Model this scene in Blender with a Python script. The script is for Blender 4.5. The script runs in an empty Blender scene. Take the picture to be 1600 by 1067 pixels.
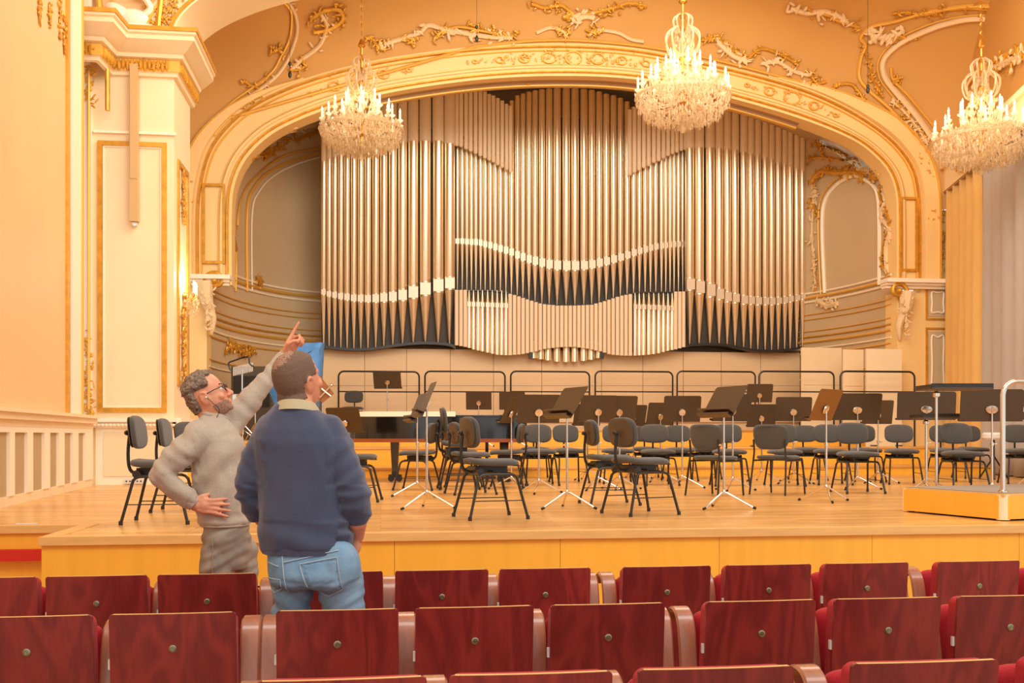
import bpy, bmesh, math, random
from mathutils import Vector, Matrix, noise
from mathutils.bvhtree import BVHTree
random.seed(7)
S = bpy.context.scene
C = bpy.context.scene.collection
PI = math.pi
rad = math.radians
# ------------------------------------------------------------------ camera, world, lights, exposure
YAW = rad(7.3); CA = math.cos(YAW); SA = math.sin(YAW)
EYE = 1.49; F = 1600.0; HOR = 680.0
cam_d = bpy.data.cameras.new('camera'); cam = bpy.data.objects.new('camera', cam_d); C.objects.link(cam)
cam.location = (0, 0, EYE); cam.rotation_euler = (PI/2, 0, -YAW)
cam_d.sensor_width = 36; cam_d.lens = 36.0*F/1600; cam_d.shift_y = (HOR-533.5)/1600
cam_d.clip_start = .05; cam_d.clip_end = 200
S.camera = cam
w = bpy.data.worlds.new('world'); S.world = w; w.use_nodes = True
w.node_tree.nodes['Background'].inputs[0].default_value = (1.0, .955, .90, 1)
w.node_tree.nodes['Background'].inputs[1].default_value = 1.05
S.view_settings.view_transform = 'Standard'; S.view_settings.look = 'None'
S.view_settings.gamma = 1; S.view_settings.use_curve_mapping = False
S.view_settings.exposure = 0.0
def area(name, loc, target, sx, sy, power, col):
    l = bpy.data.lights.new(name, 'AREA'); l.shape = 'RECTANGLE'; l.size = sx; l.size_y = sy
    l.energy = power; l.color = col
    o = bpy.data.objects.new(name, l); C.objects.link(o); o.location = loc
    o.rotation_euler = (Vector(target)-Vector(loc)).to_track_quat('-Z', 'Y').to_euler()
    return o
area('ceiling_fill', (3.5, 13, 10.0), (3.5, 14.5, 0), 9, 6, 660, (1, .94, .83))  # added overhead fill for the stage, not a lamp of the hall
area('hall_fill', (2.5, 1.0, 8.5), (3.2, 20, 3.5), 10, 4, 640, (1, .95, .87))  # unseen frontal fill, added high above the camera side
area('organ_fill', (3.8, 10.5, 9.2), (3.8, 24, 5.4), 10, 2.2, 420, (1, .92, .78))  # added fill aimed at the organ, brightens the pipes; no visible fitting

# ------------------------------------------------------------------ measuring helpers (photo pixel -> point in the hall)
def cw(xc, d, z=0.0):                      # camera-aligned x, depth -> hall coordinates
    return Vector((xc*CA + d*SA, -xc*SA + d*CA, z))
def at_d(px, py, d):
    return cw((px-800)/F*d, d, EYE-(py-HOR)/F*d)
def at_z(px, py, z):
    return at_d(px, py, (EYE-z)*F/(py-HOR))
def at_y(px, py, y):
    t = (px-800)/F
    return at_d(px, py, y/(CA-t*SA))
def ray_dir(px, py):
    return (at_d(px, py, 1.0)-Vector((0, 0, EYE))).normalized()

# ------------------------------------------------------------------ materials
def srgb(r, g, b):
    f = lambda c: (c/255/12.92) if c/255 <= .04045 else ((c/255+.055)/1.055)**2.4
    return (f(r), f(g), f(b), 1)
def mat(name, col, rough=.6, metal=0., noise_amt=.0, noise_scale=8., bump=0., bump_scale=40., spec=.5, coat=0., emis=None, stretch=None, col2=None, rand=0., trans=0., sheen=0.):
    m = bpy.data.materials.new(name); m.use_nodes = True
    nt = m.node_tree; b = nt.nodes['Principled BSDF']; L = nt.links.new
    b.inputs['Base Color'].default_value = col; b.inputs['Roughness'].default_value = rough
    b.inputs['Metallic'].default_value = metal; b.inputs['Specular IOR Level'].default_value = spec
    b.inputs['Coat Weight'].default_value = coat; b.inputs['Coat Roughness'].default_value = .12
    b.inputs['Transmission Weight'].default_value = trans
    b.inputs['Sheen Weight'].default_value = sheen
    tc = nt.nodes.new('ShaderNodeTexCoord'); mp = nt.nodes.new('ShaderNodeMapping'); L(tc.outputs['Object'], mp.inputs[0])
    if stretch: mp.inputs['Scale'].default_value = stretch
    last = None
    if noise_amt or col2:
        n = nt.nodes.new('ShaderNodeTexNoise'); n.inputs['Scale'].default_value = noise_scale; n.inputs['Detail'].default_value = 5
        L(mp.outputs[0], n.inputs['Vector'])
        mx = nt.nodes.new('ShaderNodeMix'); mx.data_type = 'RGBA'
        c2 = col2 or tuple(c*(1-noise_amt) for c in col[:3])+(1,)
        mx.inputs[6].default_value = col; mx.inputs[7].default_value = c2
        r = nt.nodes.new('ShaderNodeMapRange'); r.inputs[1].default_value = .35; r.inputs[2].default_value = .68
        L(n.outputs['Fac'], r.inputs[0]); L(r.outputs[0], mx.inputs[0]); L(mx.outputs[2], b.inputs['Base Color']); last = mx.outputs[2]
    if rand:
        oi = nt.nodes.new('ShaderNodeObjectInfo'); hs = nt.nodes.new('ShaderNodeHueSaturation')
        mr = nt.nodes.new('ShaderNodeMapRange'); mr.inputs[3].default_value = 1-rand; mr.inputs[4].default_value = 1+rand
        L(oi.outputs['Random'], mr.inputs[0]); L(mr.outputs[0], hs.inputs['Value'])
        if last: L(last, hs.inputs['Color'])
        else: hs.inputs['Color'].default_value = col
        L(hs.outputs[0], b.inputs['Base Color'])
    if bump:
        n2 = nt.nodes.new('ShaderNodeTexNoise'); n2.inputs['Scale'].default_value = bump_scale; n2.inputs['Detail'].default_value = 4
        L(mp.outputs[0], n2.inputs['Vector']); bp = nt.nodes.new('ShaderNodeBump'); bp.inputs['Strength'].default_value = bump
        bp.inputs['Distance'].default_value = .01; L(n2.outputs['Fac'], bp.inputs['Height']); L(bp.outputs[0], b.inputs['Normal'])
    if emis:
        b.inputs['Emission Color'].default_value = emis[0]; b.inputs['Emission Strength'].default_value = emis[1]
    return m
M = {}
M['wall'] = mat('cream_wall', srgb(238, 198, 144), .55, noise_amt=.05, noise_scale=1.2)
M['cream'] = mat('cream_paint', srgb(247, 224, 182), .45, noise_amt=.04, noise_scale=2)
M['white'] = mat('white_paint', srgb(254, 240, 214), .4)
M['ivory_recess'] = mat('tan_panel_paint', srgb(188, 164, 122), .55, noise_amt=.06, noise_scale=3)
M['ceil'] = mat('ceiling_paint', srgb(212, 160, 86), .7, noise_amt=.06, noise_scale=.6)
M['archface'] = mat('arch_paint', srgb(252, 214, 144), .5, noise_amt=.05, noise_scale=1.)
M['apse'] = mat('apse_paint', srgb(212, 186, 146), .6, noise_amt=.07, noise_scale=.8)
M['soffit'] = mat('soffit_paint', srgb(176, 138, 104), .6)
M['stucco'] = mat('pale_stucco', srgb(238, 208, 160), .6, bump=.3, bump_scale=20)
M['gold'] = mat('gilding', srgb(228, 170, 62), .38, metal=.45, bump=.25, bump_scale=60, noise_amt=.25, noise_scale=9)
M['goldflat'] = mat('gold_line_paint', srgb(236, 184, 84), .42, metal=.3)
M['stagefloor'] = None
M['fascia'] = mat('honey_veneer', srgb(250, 186, 62), .4, noise_amt=.07, noise_scale=1.6, stretch=(7, 7, .5), rand=.02)
M['edge'] = mat('step_edge_wood', srgb(232, 184, 112), .4, noise_amt=.12, noise_scale=4, stretch=(1, 8, 8))
M['pipe'] = mat('pipe_metal', srgb(250, 234, 204), .3, metal=.92, rand=.05)
M['sleeve'] = mat('matt_pipe_metal', srgb(246, 224, 192), .55, metal=.0, rand=.03)
M['mouth'] = mat('pipe_mouth_metal', srgb(226, 208, 182), .4, metal=.3)
M['organdark'] = mat('organ_backboard', srgb(72, 62, 52), .6)
M['organwall'] = mat('organ_base_paint', srgb(236, 204, 158), .5, noise_amt=.04, noise_scale=1, rand=.015)
M['blackmetal'] = mat('black_lacquered_steel', srgb(38, 34, 30), .35, spec=.5)
M['fabric'] = mat('charcoal_fabric', srgb(78, 76, 72), .85, noise_amt=.15, noise_scale=60, bump=.3, bump_scale=220, sheen=.3, rand=.05)
M['backshell'] = mat('brown_black_plastic', srgb(84, 72, 58), .45)
M['standdesk'] = mat('stand_desk_sheet', srgb(78, 60, 40), .4, noise_amt=.08, noise_scale=30, rand=.12)
M['browndesk'] = mat('brown_desk_sheet', srgb(132, 82, 30), .35)
M['chrome'] = mat('chrome', srgb(226, 218, 208), .16, metal=1.)
M['paper'] = mat('paper', srgb(240, 236, 226), .7)
M['rubber'] = mat('rubber', srgb(28, 26, 25), .7)
M['pianoblack'] = mat('piano_lacquer', srgb(12, 11, 10), .08, coat=1.)
M['pianorim'] = mat('piano_red_wood', srgb(150, 74, 24), .25, coat=.5, noise_amt=.2, noise_scale=5)
M['veneer'] = None
M['redvelvet'] = mat('red_velvet', srgb(176, 6, 24), .8, sheen=.08, bump=.2, bump_scale=200, noise_amt=.12, noise_scale=20)
M['armwood'] = mat('arm_wood', srgb(176, 112, 82), .3, coat=.6, noise_amt=.2, noise_scale=6, stretch=(6, 6, 1))
M['plate'] = mat('bolt_metal', srgb(150, 148, 120), .35, metal=.9)
M['whiteplastic'] = mat('white_plastic', srgb(225, 222, 214), .5)
M['skin'] = mat('skin', srgb(226, 158, 122), .5, noise_amt=.10, noise_scale=14, bump=.1, bump_scale=150, col2=srgb(214, 138, 106))
M['greyknit'] = mat('grey_brown_knit', srgb(188, 172, 152), .9, noise_amt=.14, noise_scale=120, bump=.35, bump_scale=260, sheen=.3)
M['navyknit'] = mat('navy_fleece', srgb(66, 72, 96), .9, noise_amt=.12, noise_scale=140, bump=.35, bump_scale=260, sheen=.35)
M['jeansblue'] = mat('light_blue_denim', srgb(146, 180, 204), .85, noise_amt=.0, noise_scale=5, bump=.4, bump_scale=300, col2=srgb(104, 140, 170))
M['jeansgrey'] = mat('grey_denim', srgb(176, 164, 146), .85, noise_scale=6, bump=.4, bump_scale=300, col2=srgb(138, 126, 112))
M['stitch'] = mat('denim_stitching', srgb(176, 190, 200), .8)
M['collar'] = mat('olive_collar', srgb(184, 168, 132), .85, bump=.2, bump_scale=200)
M['hairbrown'] = mat('cropped_brown_hair', srgb(136, 106, 86), .8, noise_scale=330, bump=.6, bump_scale=400, col2=srgb(104, 78, 64))
M['hairthin'] = mat('thinning_hair', srgb(190, 146, 120), .7, noise_scale=330, bump=.4, bump_scale=400, col2=srgb(132, 98, 80))
M['haircurl'] = mat('greying_curly_hair', srgb(160, 138, 118), .8, noise_scale=75, bump=1., bump_scale=120, col2=srgb(92, 72, 60))
M['beard'] = mat('short_grey_beard', srgb(204, 158, 132), .9, noise_scale=260, bump=.9, bump_scale=300, col2=srgb(140, 108, 90))
M['shoe'] = mat('dark_shoe_leather', srgb(50, 40, 34), .5)
M['eye'] = mat('eye_white', srgb(235, 228, 220), .3)
M['iris'] = mat('iris', srgb(50, 40, 34), .3)
M['crystal'] = None
M['candle'] = mat('candle_sleeve', srgb(255, 240, 205), .4, emis=(srgb(255, 232, 180), .5))
M['flame'] = mat('candle_bulb', srgb(255, 240, 210), .4, emis=(srgb(255, 238, 200), 3.))
M['curtyellow'] = mat('yellow_curtain', srgb(230, 184, 104), .7, noise_amt=.06, noise_scale=4, sheen=.3)
M['curtgrey'] = mat('grey_curtain', srgb(184, 174, 166), .75, noise_amt=.06, noise_scale=4, sheen=.3)
M['bluequilt'] = mat('blue_quilted_nylon', srgb(84, 148, 216), .5, bump=.5, bump_scale=9, noise_amt=.25, noise_scale=6)
M['blackstrap'] = mat('black_webbing', srgb(36, 38, 44), .8)
M['carpet'] = mat('podium_carpet', srgb(160, 148, 132), .95, noise_amt=.1, noise_scale=80, bump=.3, bump_scale=200)
M['redpaint'] = mat('red_rail_velvet', srgb(206, 38, 18), .6)
M['speaker'] = mat('beige_loudspeaker', srgb(208, 172, 116), .5, noise_amt=.05, noise_scale=300)
M['hallfloor'] = mat('hall_parquet', srgb(196, 130, 66), .4, noise_amt=.25, noise_scale=3, stretch=(1, 8, 1))
M['brass'] = mat('brass', srgb(220, 168, 76), .28, metal=.9)
M['drumskin'] = mat('drum_head', srgb(232, 220, 196), .6)
M['groove'] = mat('dark_groove', srgb(52, 36, 22), .8)
M['poster'] = mat('brown_board', srgb(150, 96, 54), .5)

def board_mat():                           # oak boards of the stage: colour per board + grain
    m = bpy.data.materials.new('stage_boards'); m.use_nodes = True; nt = m.node_tree; b = nt.nodes['Principled BSDF']; L = nt.links.new
    tc = nt.nodes.new('ShaderNodeTexCoord'); mp = nt.nodes.new('ShaderNodeMapping'); L(tc.outputs['Object'], mp.inputs[0])
    mp.inputs['Rotation'].default_value = (0, 0, rad(0))
    br = nt.nodes.new('ShaderNodeTexBrick'); br.inputs['Scale'].default_value = 1; br.inputs['Brick Width'].default_value = 1.4; br.inputs['Row Height'].default_value = .12
    br.inputs['Mortar Size'].default_value = .0018; br.inputs['Mortar Smooth'].default_value = .2; br.inputs['Bias'].default_value = 0
    br.inputs['Color1'].default_value = srgb(238, 188, 112); br.inputs['Color2'].default_value = srgb(216, 160, 88); br.inputs['Mortar'].default_value = srgb(168, 112, 56)
    L(mp.outputs[0], br.inputs['Vector'])
    n = nt.nodes.new('ShaderNodeTexNoise'); n.inputs['Scale'].default_value = 1.3; n.inputs['Detail'].default_value = 6
    mp2 = nt.nodes.new('ShaderNodeMapping'); mp2.inputs['Scale'].default_value = (.9, 2.2, 1); L(tc.outputs['Object'], mp2.inputs[0]); L(mp2.outputs[0], n.inputs['Vector'])
    mx = nt.nodes.new('ShaderNodeMix'); mx.data_type = 'RGBA'; mx.blend_type = 'MULTIPLY'; mx.inputs[0].default_value = .6
    cr = nt.nodes.new('ShaderNodeValToRGB'); cr.color_ramp.elements[0].position = .3; cr.color_ramp.elements[0].color = (.66, .60, .52, 1); cr.color_ramp.elements[1].position = .65; cr.color_ramp.elements[1].color = (1, 1, 1, 1)
    L(n.outputs['Fac'], cr.inputs[0]); L(br.outputs['Color'], mx.inputs[6]); L(cr.outputs[0], mx.inputs[7]); L(mx.outputs[2], b.inputs['Base Color'])
    b.inputs['Roughness'].default_value = .27; b.inputs['Specular IOR Level'].default_value = .55
    return m
M['stagefloor'] = board_mat()
def veneer_mat():
    m = bpy.data.materials.new('red_brown_veneer'); m.use_nodes = True; nt = m.node_tree; b = nt.nodes['Principled BSDF']; L = nt.links.new
    tc = nt.nodes.new('ShaderNodeTexCoord'); oi = nt.nodes.new('ShaderNodeObjectInfo')
    ad = nt.nodes.new('ShaderNodeVectorMath'); ad.operation = 'ADD'; cx = nt.nodes.new('ShaderNodeCombineXYZ')
    ml = nt.nodes.new('ShaderNodeMath'); ml.operation = 'MULTIPLY'; ml.inputs[1].default_value = 37; L(oi.outputs['Random'], ml.inputs[0])
    L(ml.outputs[0], cx.inputs[0]); L(ml.outputs[0], cx.inputs[2]); L(tc.outputs['Object'], ad.inputs[0]); L(cx.outputs[0], ad.inputs[1])
    mp = nt.nodes.new('ShaderNodeMapping'); mp.inputs['Scale'].default_value = (5.5, 5.5, 1.5); L(ad.outputs[0], mp.inputs[0])
    n = nt.nodes.new('ShaderNodeTexNoise'); n.inputs['Scale'].default_value = 1.0; n.inputs['Detail'].default_value = 2; n.inputs['Distortion'].default_value = .6
    L(mp.outputs[0], n.inputs['Vector'])
    mu = nt.nodes.new('ShaderNodeMath'); mu.operation = 'MULTIPLY'; mu.inputs[1].default_value = 34; L(n.outputs['Fac'], mu.inputs[0])
    sn = nt.nodes.new('ShaderNodeMath'); sn.operation = 'SINE'; L(mu.outputs[0], sn.inputs[0])
    fine = nt.nodes.new('ShaderNodeTexNoise'); fine.inputs['Scale'].default_value = 6; fine.inputs['Detail'].default_value = 8
    mp3 = nt.nodes.new('ShaderNodeMapping'); mp3.inputs['Scale'].default_value = (26, 26, 1.2); L(ad.outputs[0], mp3.inputs[0]); L(mp3.outputs[0], fine.inputs['Vector'])
    mr = nt.nodes.new('ShaderNodeMapRange'); mr.inputs[1].default_value = -1; mr.inputs[2].default_value = 1; mr.inputs[3].default_value = 0; mr.inputs[4].default_value = .56; L(sn.outputs[0], mr.inputs[0])
    a2 = nt.nodes.new('ShaderNodeMath'); a2.operation = 'ADD'; L(mr.outputs[0], a2.inputs[0])
    mf = nt.nodes.new('ShaderNodeMapRange'); mf.inputs[1].default_value = .3; mf.inputs[2].default_value = .7; mf.inputs[3].default_value = 0; mf.inputs[4].default_value = .36; L(fine.outputs['Fac'], mf.inputs[0]); L(mf.outputs[0], a2.inputs[1])
    cr = nt.nodes.new('ShaderNodeValToRGB'); cr.color_ramp.elements[0].color = srgb(110, 23, 25); cr.color_ramp.elements[1].color = srgb(150, 46, 40)
    L(a2.outputs[0], cr.inputs[0])
    hs = nt.nodes.new('ShaderNodeHueSaturation'); vr = nt.nodes.new('ShaderNodeMapRange'); vr.inputs[3].default_value = .82; vr.inputs[4].default_value = 1.12
    L(oi.outputs['Random'], vr.inputs[0]); L(vr.outputs[0], hs.inputs['Value']); L(cr.outputs[0], hs.inputs['Color']); L(hs.outputs[0], b.inputs['Base Color'])
    b.inputs['Roughness'].default_value = .38; b.inputs['Coat Weight'].default_value = .25; b.inputs['Coat Roughness'].default_value = .25
    return m
M['veneer'] = veneer_mat()
def crystal_mat():
    m = bpy.data.materials.new('cut_crystal'); m.use_nodes = True; nt = m.node_tree; L = nt.links.new
    b = nt.nodes['Principled BSDF']; b.inputs['Base Color'].default_value = srgb(240, 214, 170); b.inputs['Roughness'].default_value = .08; b.inputs['IOR'].default_value = 1.6
    b.inputs['Transmission Weight'].default_value = .45
    tr = nt.nodes.new('ShaderNodeBsdfTransparent'); mx = nt.nodes.new('ShaderNodeMixShader'); mx.inputs[0].default_value = .38
    out = nt.nodes['Material Output']; L(b.outputs[0], mx.inputs[1]); L(tr.outputs[0], mx.inputs[2]); L(mx.outputs[0], out.inputs[0])
    return m
M['crystal'] = crystal_mat()

# ------------------------------------------------------------------ mesh helpers
def frame(t, up=None):
    t = t.normalized(); u = up or Vector((0, 0, 1))
    if abs(t.dot(u)) > .95: u = Vector((1, 0, 0)) if abs(t.x) < .9 else Vector((0, 1, 0))
    a = t.cross(u).normalized(); return a, a.cross(t).normalized()
class MB:
    def __init__(s): s.b = bmesh.new()
    def box(s, c, size, rot=None, taper=1.0):
        hx, hy, hz = (v/2 for v in size); c = Vector(c); vs = []
        for z in (-1, 1):
            k = taper if z < 0 else 1
            for x, y in ((-1, -1), (1, -1), (1, 1), (-1, 1)):
                p = Vector((x*hx*k, y*hy*k, z*hz))
                if rot is not None: p = rot @ p
                vs.append(s.b.verts.new(c+p))
        for f in ((3, 2, 1, 0), (4, 5, 6, 7), (0, 1, 5, 4), (1, 2, 6, 5), (2, 3, 7, 6), (3, 0, 4, 7)): s.b.faces.new([vs[i] for i in f])
        return s
    def rings(s, rings, closed=True, cap=True, loop=False):
        vv = [[s.b.verts.new(p) for p in r] for r in rings]; n = len(vv[0]); R = len(vv)
        for i in range(R if loop else R-1):
            a = vv[i]; c = vv[(i+1) % R]
            for j in range(n if closed else n-1):
                k = (j+1) % n; s.b.faces.new((a[j], a[k], c[k], c[j]))
        if cap and not loop and closed:
            s.b.faces.new(list(reversed(vv[0]))); s.b.faces.new(vv[-1])
        return s
    def path(s, pts, r, seg=8, closed=False, cap=True, flat=1.0, up=None):
        pts = [Vector(p) for p in pts]; n = len(pts); rr = r if isinstance(r, (list, tuple)) else [r]*n; rings = []
        a0 = None
        for i, p in enumerate(pts):
            if closed: t = pts[(i+1) % n]-pts[i-1]
            else: t = pts[min(i+1, n-1)]-pts[max(i-1, 0)]
            if t.length < 1e-9: t = Vector((0, 0, 1))
            t.normalize()
            if a0 is None: a, b = frame(t, up)
            else:
                a = a0 - t*a0.dot(t)
                a = a.normalized() if a.length > 1e-6 else frame(t, up)[0]
                b = t.cross(a)*-1
                b = a.cross(t).normalized()
            a0 = a
            rings.append([p+a*math.cos(2*PI*k/seg)*rr[i]+b*math.sin(2*PI*k/seg)*rr[i]*flat for k in range(seg)])
        return s.rings(rings, cap=cap, loop=closed)
    def lathe(s, prof, c=(0, 0, 0), seg=16, axis=None):       # prof: (r, z)
        c = Vector(c); q = None
        if axis is not None: q = Vector((0, 0, 1)).rotation_difference(Vector(axis))
        rings = []
        for r, z in prof:
            ring = []
            for k in range(seg):
                p = Vector((max(r, 1e-4)*math.cos(2*PI*k/seg), max(r, 1e-4)*math.sin(2*PI*k/seg), z))
                if q: p = q @ p
                ring.append(c+p)
            rings.append(ring)
        return s.rings(rings)
    def ell(s, c, r, seg=12, ring=8, rot=None):
        c = Vector(c); rings = []
        for i in range(ring+1):
            th = -PI/2+PI*i/ring; rr = max(math.cos(th), .02)
            row = []
            for k in range(seg):
                p = Vector((r[0]*rr*math.cos(2*PI*k/seg), r[1]*rr*math.sin(2*PI*k/seg), r[2]*math.sin(th)))
                if rot is not None: p = rot @ p
                row.append(c+p)
            rings.append(row)
        return s.rings(rings)
    def loft(s, secs, seg=28, p=2.3):                          # (z, cx, cy, rx, ry)
        rings = []
        for z, cx, cy, rx, ry in secs:
            row = []
            for k in range(seg):
                a = 2*PI*k/seg; ca, sa = math.cos(a), math.sin(a)
                row.append(Vector((cx+rx*math.copysign(abs(ca)**(2/p), ca), cy+ry*math.copysign(abs(sa)**(2/p), sa), z)))
            rings.append(row)
        return s.rings(rings)
    def limb(s, pts, r, seg=16):
        s.path(pts, r, seg)
        for p, q in zip(pts, r): s.ell(p, (q, q, q), 12, 8)
        return s
    def octa(s, c, r, h):
        c = Vector(c); t = s.b.verts.new(c+Vector((0, 0, h))); d = s.b.verts.new(c-Vector((0, 0, h*1.4)))
        a = random.random()*PI; q = [s.b.verts.new(c+Vector((r*math.cos(a+i*PI/2), r*math.sin(a+i*PI/2), 0))) for i in range(4)]
        for i in range(4): s.b.faces.new((q[i], q[(i+1) % 4], t)); s.b.faces.new((q[(i+1) % 4], q[i], d))
    def build(s, name, m, parent=None, smooth=True, kind=None, bevel=0, angle=40):
        if bevel:
            es = [e for e in s.b.edges if len(e.link_faces) == 2 and e.calc_face_angle(0) > rad(50)]
            bmesh.ops.bevel(s.b, geom=es, offset=bevel, segments=2, profile=.6, affect='EDGES')
        bmesh.ops.recalc_face_normals(s.b, faces=s.b.faces[:])
        me = bpy.data.meshes.new(name); s.b.to_mesh(me); s.b.free()
        if smooth:
            me.polygons.foreach_set('use_smooth', [True]*len(me.polygons)); me.set_sharp_from_angle(angle=rad(angle))
        me.materials.append(M[m] if isinstance(m, str) else m)
        o = bpy.data.objects.new(name, me); C.objects.link(o)
        if parent: o.parent = parent
        if kind: o['kind'] = kind
        return o
def thing(name, label, cat, loc=(0, 0, 0), rz=0, group=None, kind=None):
    o = bpy.data.objects.new(name, None); o.empty_display_size = .1; C.objects.link(o); o.location = loc; o.rotation_euler = (0, 0, rz)
    o['label'] = label; o['category'] = cat
    if group: o['group'] = group
    if kind: o['kind'] = kind
    return o
def struct(name, kind='structure'):
    o = bpy.data.objects.new(name, None); C.objects.link(o); o['kind'] = kind; return o
KIDS = {}
def remember(root):
    KIDS.setdefault(root.name, [])
    return root
def copy_tree(o, parent=None):
    c = o.copy(); C.objects.link(c); c.parent = parent
    for ch in [x for x in ALL_CHILDREN(o)]: copy_tree(ch, c)
    return c
def ALL_CHILDREN(o): return list(o.children)
def lerp(a, b, t): return a+(b-a)*t
def interp(tab, x):
    if x <= tab[0][0]: return tab[0][1]
    for (x0, y0), (x1, y1) in zip(tab, tab[1:]):
        if x <= x1: return lerp(y0, y1, (x-x0)/(x1-x0))
    return tab[-1][1]
def catmull(pts, n=6, closed=False):
    pts = [Vector(p) for p in pts]; out = []; N = len(pts)
    rng = range(N if closed else N-1)
    for i in rng:
        if closed: p0, p1, p2, p3 = pts[i-1], pts[i], pts[(i+1) % N], pts[(i+2) % N]
        else: p0, p1, p2, p3 = pts[max(i-1, 0)], pts[i], pts[i+1], pts[min(i+2, N-1)]
        for k in range(n):
            t = k/n
            out.append(.5*((2*p1)+(p2-p0)*t+(2*p0-5*p1+4*p2-p3)*t*t+(3*p1-p0-3*p2+p3)*t**3))
    if not closed: out.append(pts[-1])
    return out

STZ = .78                                   # stage height
YA, YO = 20.0, 23.6                         # planes of the great arch and of the organ front

# ------------------------------------------------------------------ hall floor
fl = MB().box((2.5, 3.6, -.05), (22, 9.2, .1)).build('floor', 'hallfloor', smooth=False); fl['kind'] = 'structure'

# ------------------------------------------------------------------ stage
stage = thing('concert_stage', 'raised honey-coloured wooden concert stage with veneered front and stepped tiers', 'stage', (0, 7.45, 0), kind='structure')
def off(o, root=None):                      # parent to an Empty while keeping hall coordinates
    r = root or stage
    o.parent = r; o.matrix_parent_inverse = (Matrix.Translation(r.location) @ Matrix.Rotation(r.rotation_euler.z, 4, 'Z')).inverted(); return o
YF = 7.45; XC = at_y(60, 840, YF).x
m = MB()
def slab(m, x0, x1, y0, y1, z0, z1): m.box(((x0+x1)/2, (y0+y1)/2, (z0+z1)/2), (x1-x0, y1-y0, z1-z0))
LW0 = cw((0-800)/F*10.05, 10.05); LW1 = cw((140-800)/F*14.3, 14.3)      # foot of the left wall
slab(m, XC+.12, 13.0, YF+.12, 24.2, STZ-.06, STZ)
off(m.build('stage_floor', 'stagefloor', smooth=False))
m = MB(); slab(m, -8, XC+.12, YF+1.08, 24.2, STZ-.06, STZ-.0005); off(m.build('side_floor', 'stagefloor', smooth=False))
m = MB(); slab(m, XC, 13.0, YF, YF+.12, STZ-.055, STZ+.004); off(m.build('edge_strip', 'edge', smooth=False))
m = MB(); slab(m, XC, XC+.12, YF+.12, YF+1.08, STZ-.055, STZ+.004); off(m.build('edge_strip', 'edge', smooth=False))
m = MB(); slab(m, -8, XC, YF+.96, YF+1.08, STZ-.055, STZ+.004); off(m.build('edge_strip', 'edge', smooth=False))
xs = [XC+.01]; 
while xs[-1] < 12.6: xs.append(xs[-1]+1.22)
for i, (a, b) in enumerate(zip(xs, xs[1:])):
    for z0, z1 in ((.415, STZ-.057), (.15, .40), (.0, .135)):
        m = MB(); slab(m, a+.0015, b-.0015, YF+.03, YF+.055, z0, z1); off(m.build('front_panel', 'fascia', smooth=False))
m = MB(); slab(m, XC+.03, 12.9, YF+.06, YF+.09, 0, STZ-.06); off(m.build('backing_board', 'groove', smooth=False))
m = MB(); slab(m, XC+.02, XC+.05, YF+.06, YF+1.0, 0, STZ-.06); off(m.build('side_panel', 'fascia', smooth=False))
for a, b in ((-8, -5.2), (-5.195, -3.9), (-3.895, XC)):
    m = MB(); slab(m, a, b, YF+.99, YF+1.02, 0, STZ-.057); off(m.build('front_panel', 'fascia', smooth=False))
hr = MB(); slab(hr, -8, XC-.01, YF+.9, YF+.985, .515, .60); hr = hr.build('red_padded_rail', 'redpaint', bevel=.01)
hr['label'] = 'red velvet padded rail along the set-back stage front at far left'; hr['category'] = 'rail'
# tiers at the back of the stage
TIERS = [(17.35, .94), (18.55, 1.27), (20.4, 1.60)]
for i, (y, z) in enumerate(TIERS):
    y1 = 24.2
    zprev = STZ if i == 0 else TIERS[i-1][1]
    x0 = -2.6+.3*i
    m = MB(); slab(m, x0, 11.5, y, y1, zprev, z-.03); off(m.build('tier_riser', 'fascia', smooth=False))
    m = MB(); slab(m, x0, 11.5, y-.02, y1, z-.03, z); off(m.build('tier_floor', 'stagefloor', smooth=False))
# side platform for the percussion
pp = cw((392-800)/F*16.5, 16.5)
m = MB(); slab(m, -5.2, -1.9, 16.2, 22.3, STZ, 1.36); off(m.build('side_platform', 'fascia', smooth=False))
m = MB(); slab(m, -5.2, -1.88, 16.17, 22.3, 1.36, 1.40); off(m.build('side_platform_floor', 'stagefloor', smooth=False))
# small things set in the boards
p = at_z(42, 819, STZ)
MB().box(p+Vector((0, 0, .004)), (.16, .05, .006)).build('floor_tag', 'whiteplastic', smooth=False)
bpy.data.objects['floor_tag']['label'] = 'small white card lying on the boards at far left'; bpy.data.objects['floor_tag']['category'] = 'card'

# ------------------------------------------------------------------ left wall with wainscot
def ray_line(px, A, B):                     # plan intersection of a pixel column with line A-B
    d = at_d(px, HOR, 1.0); d = Vector((d.x, d.y)); e = Vector((B.x-A.x, B.y-A.y)); a = Vector((A.x, A.y))
    den = d.x*e.y-d.y*e.x; t = (a.x*e.y-a.y*e.x)/den; s = (a.x*d.y-a.y*d.x)/den
    return Vector((d.x*t, d.y*t, 0)), s
wd = (LW1-LW0); wd.z = 0; wlen = wd.length; wdir = wd.normalized(); wn = Vector((wdir.y, -wdir.x, 0))   # wn points into the hall (+x)
ROTW = Matrix.Rotation(math.atan2(wdir.y, wdir.x), 3, 'Z')
def wbox(m, s0, s1, out0, out1, z0, z1):    # box along the left wall: s in metres from LW0
    c = LW0+wdir*((s0+s1)/2)+wn*((out0+out1)/2); c.z = (z0+z1)/2
    m.box(c, (s1-s0, abs(out1-out0), z1-z0), ROTW)
wl = struct('wall_left')
def sof(px): 
    p, s = ray_line(px, LW0, LW1); return s*wlen
m = MB(); wbox(m, -9, sof(127), -.3, 0, 0, 13); off(m.build('wall_surface', 'wall', smooth=False), wl)
m = MB()
zt = at_d(0, 640, 10.05).z
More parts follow.
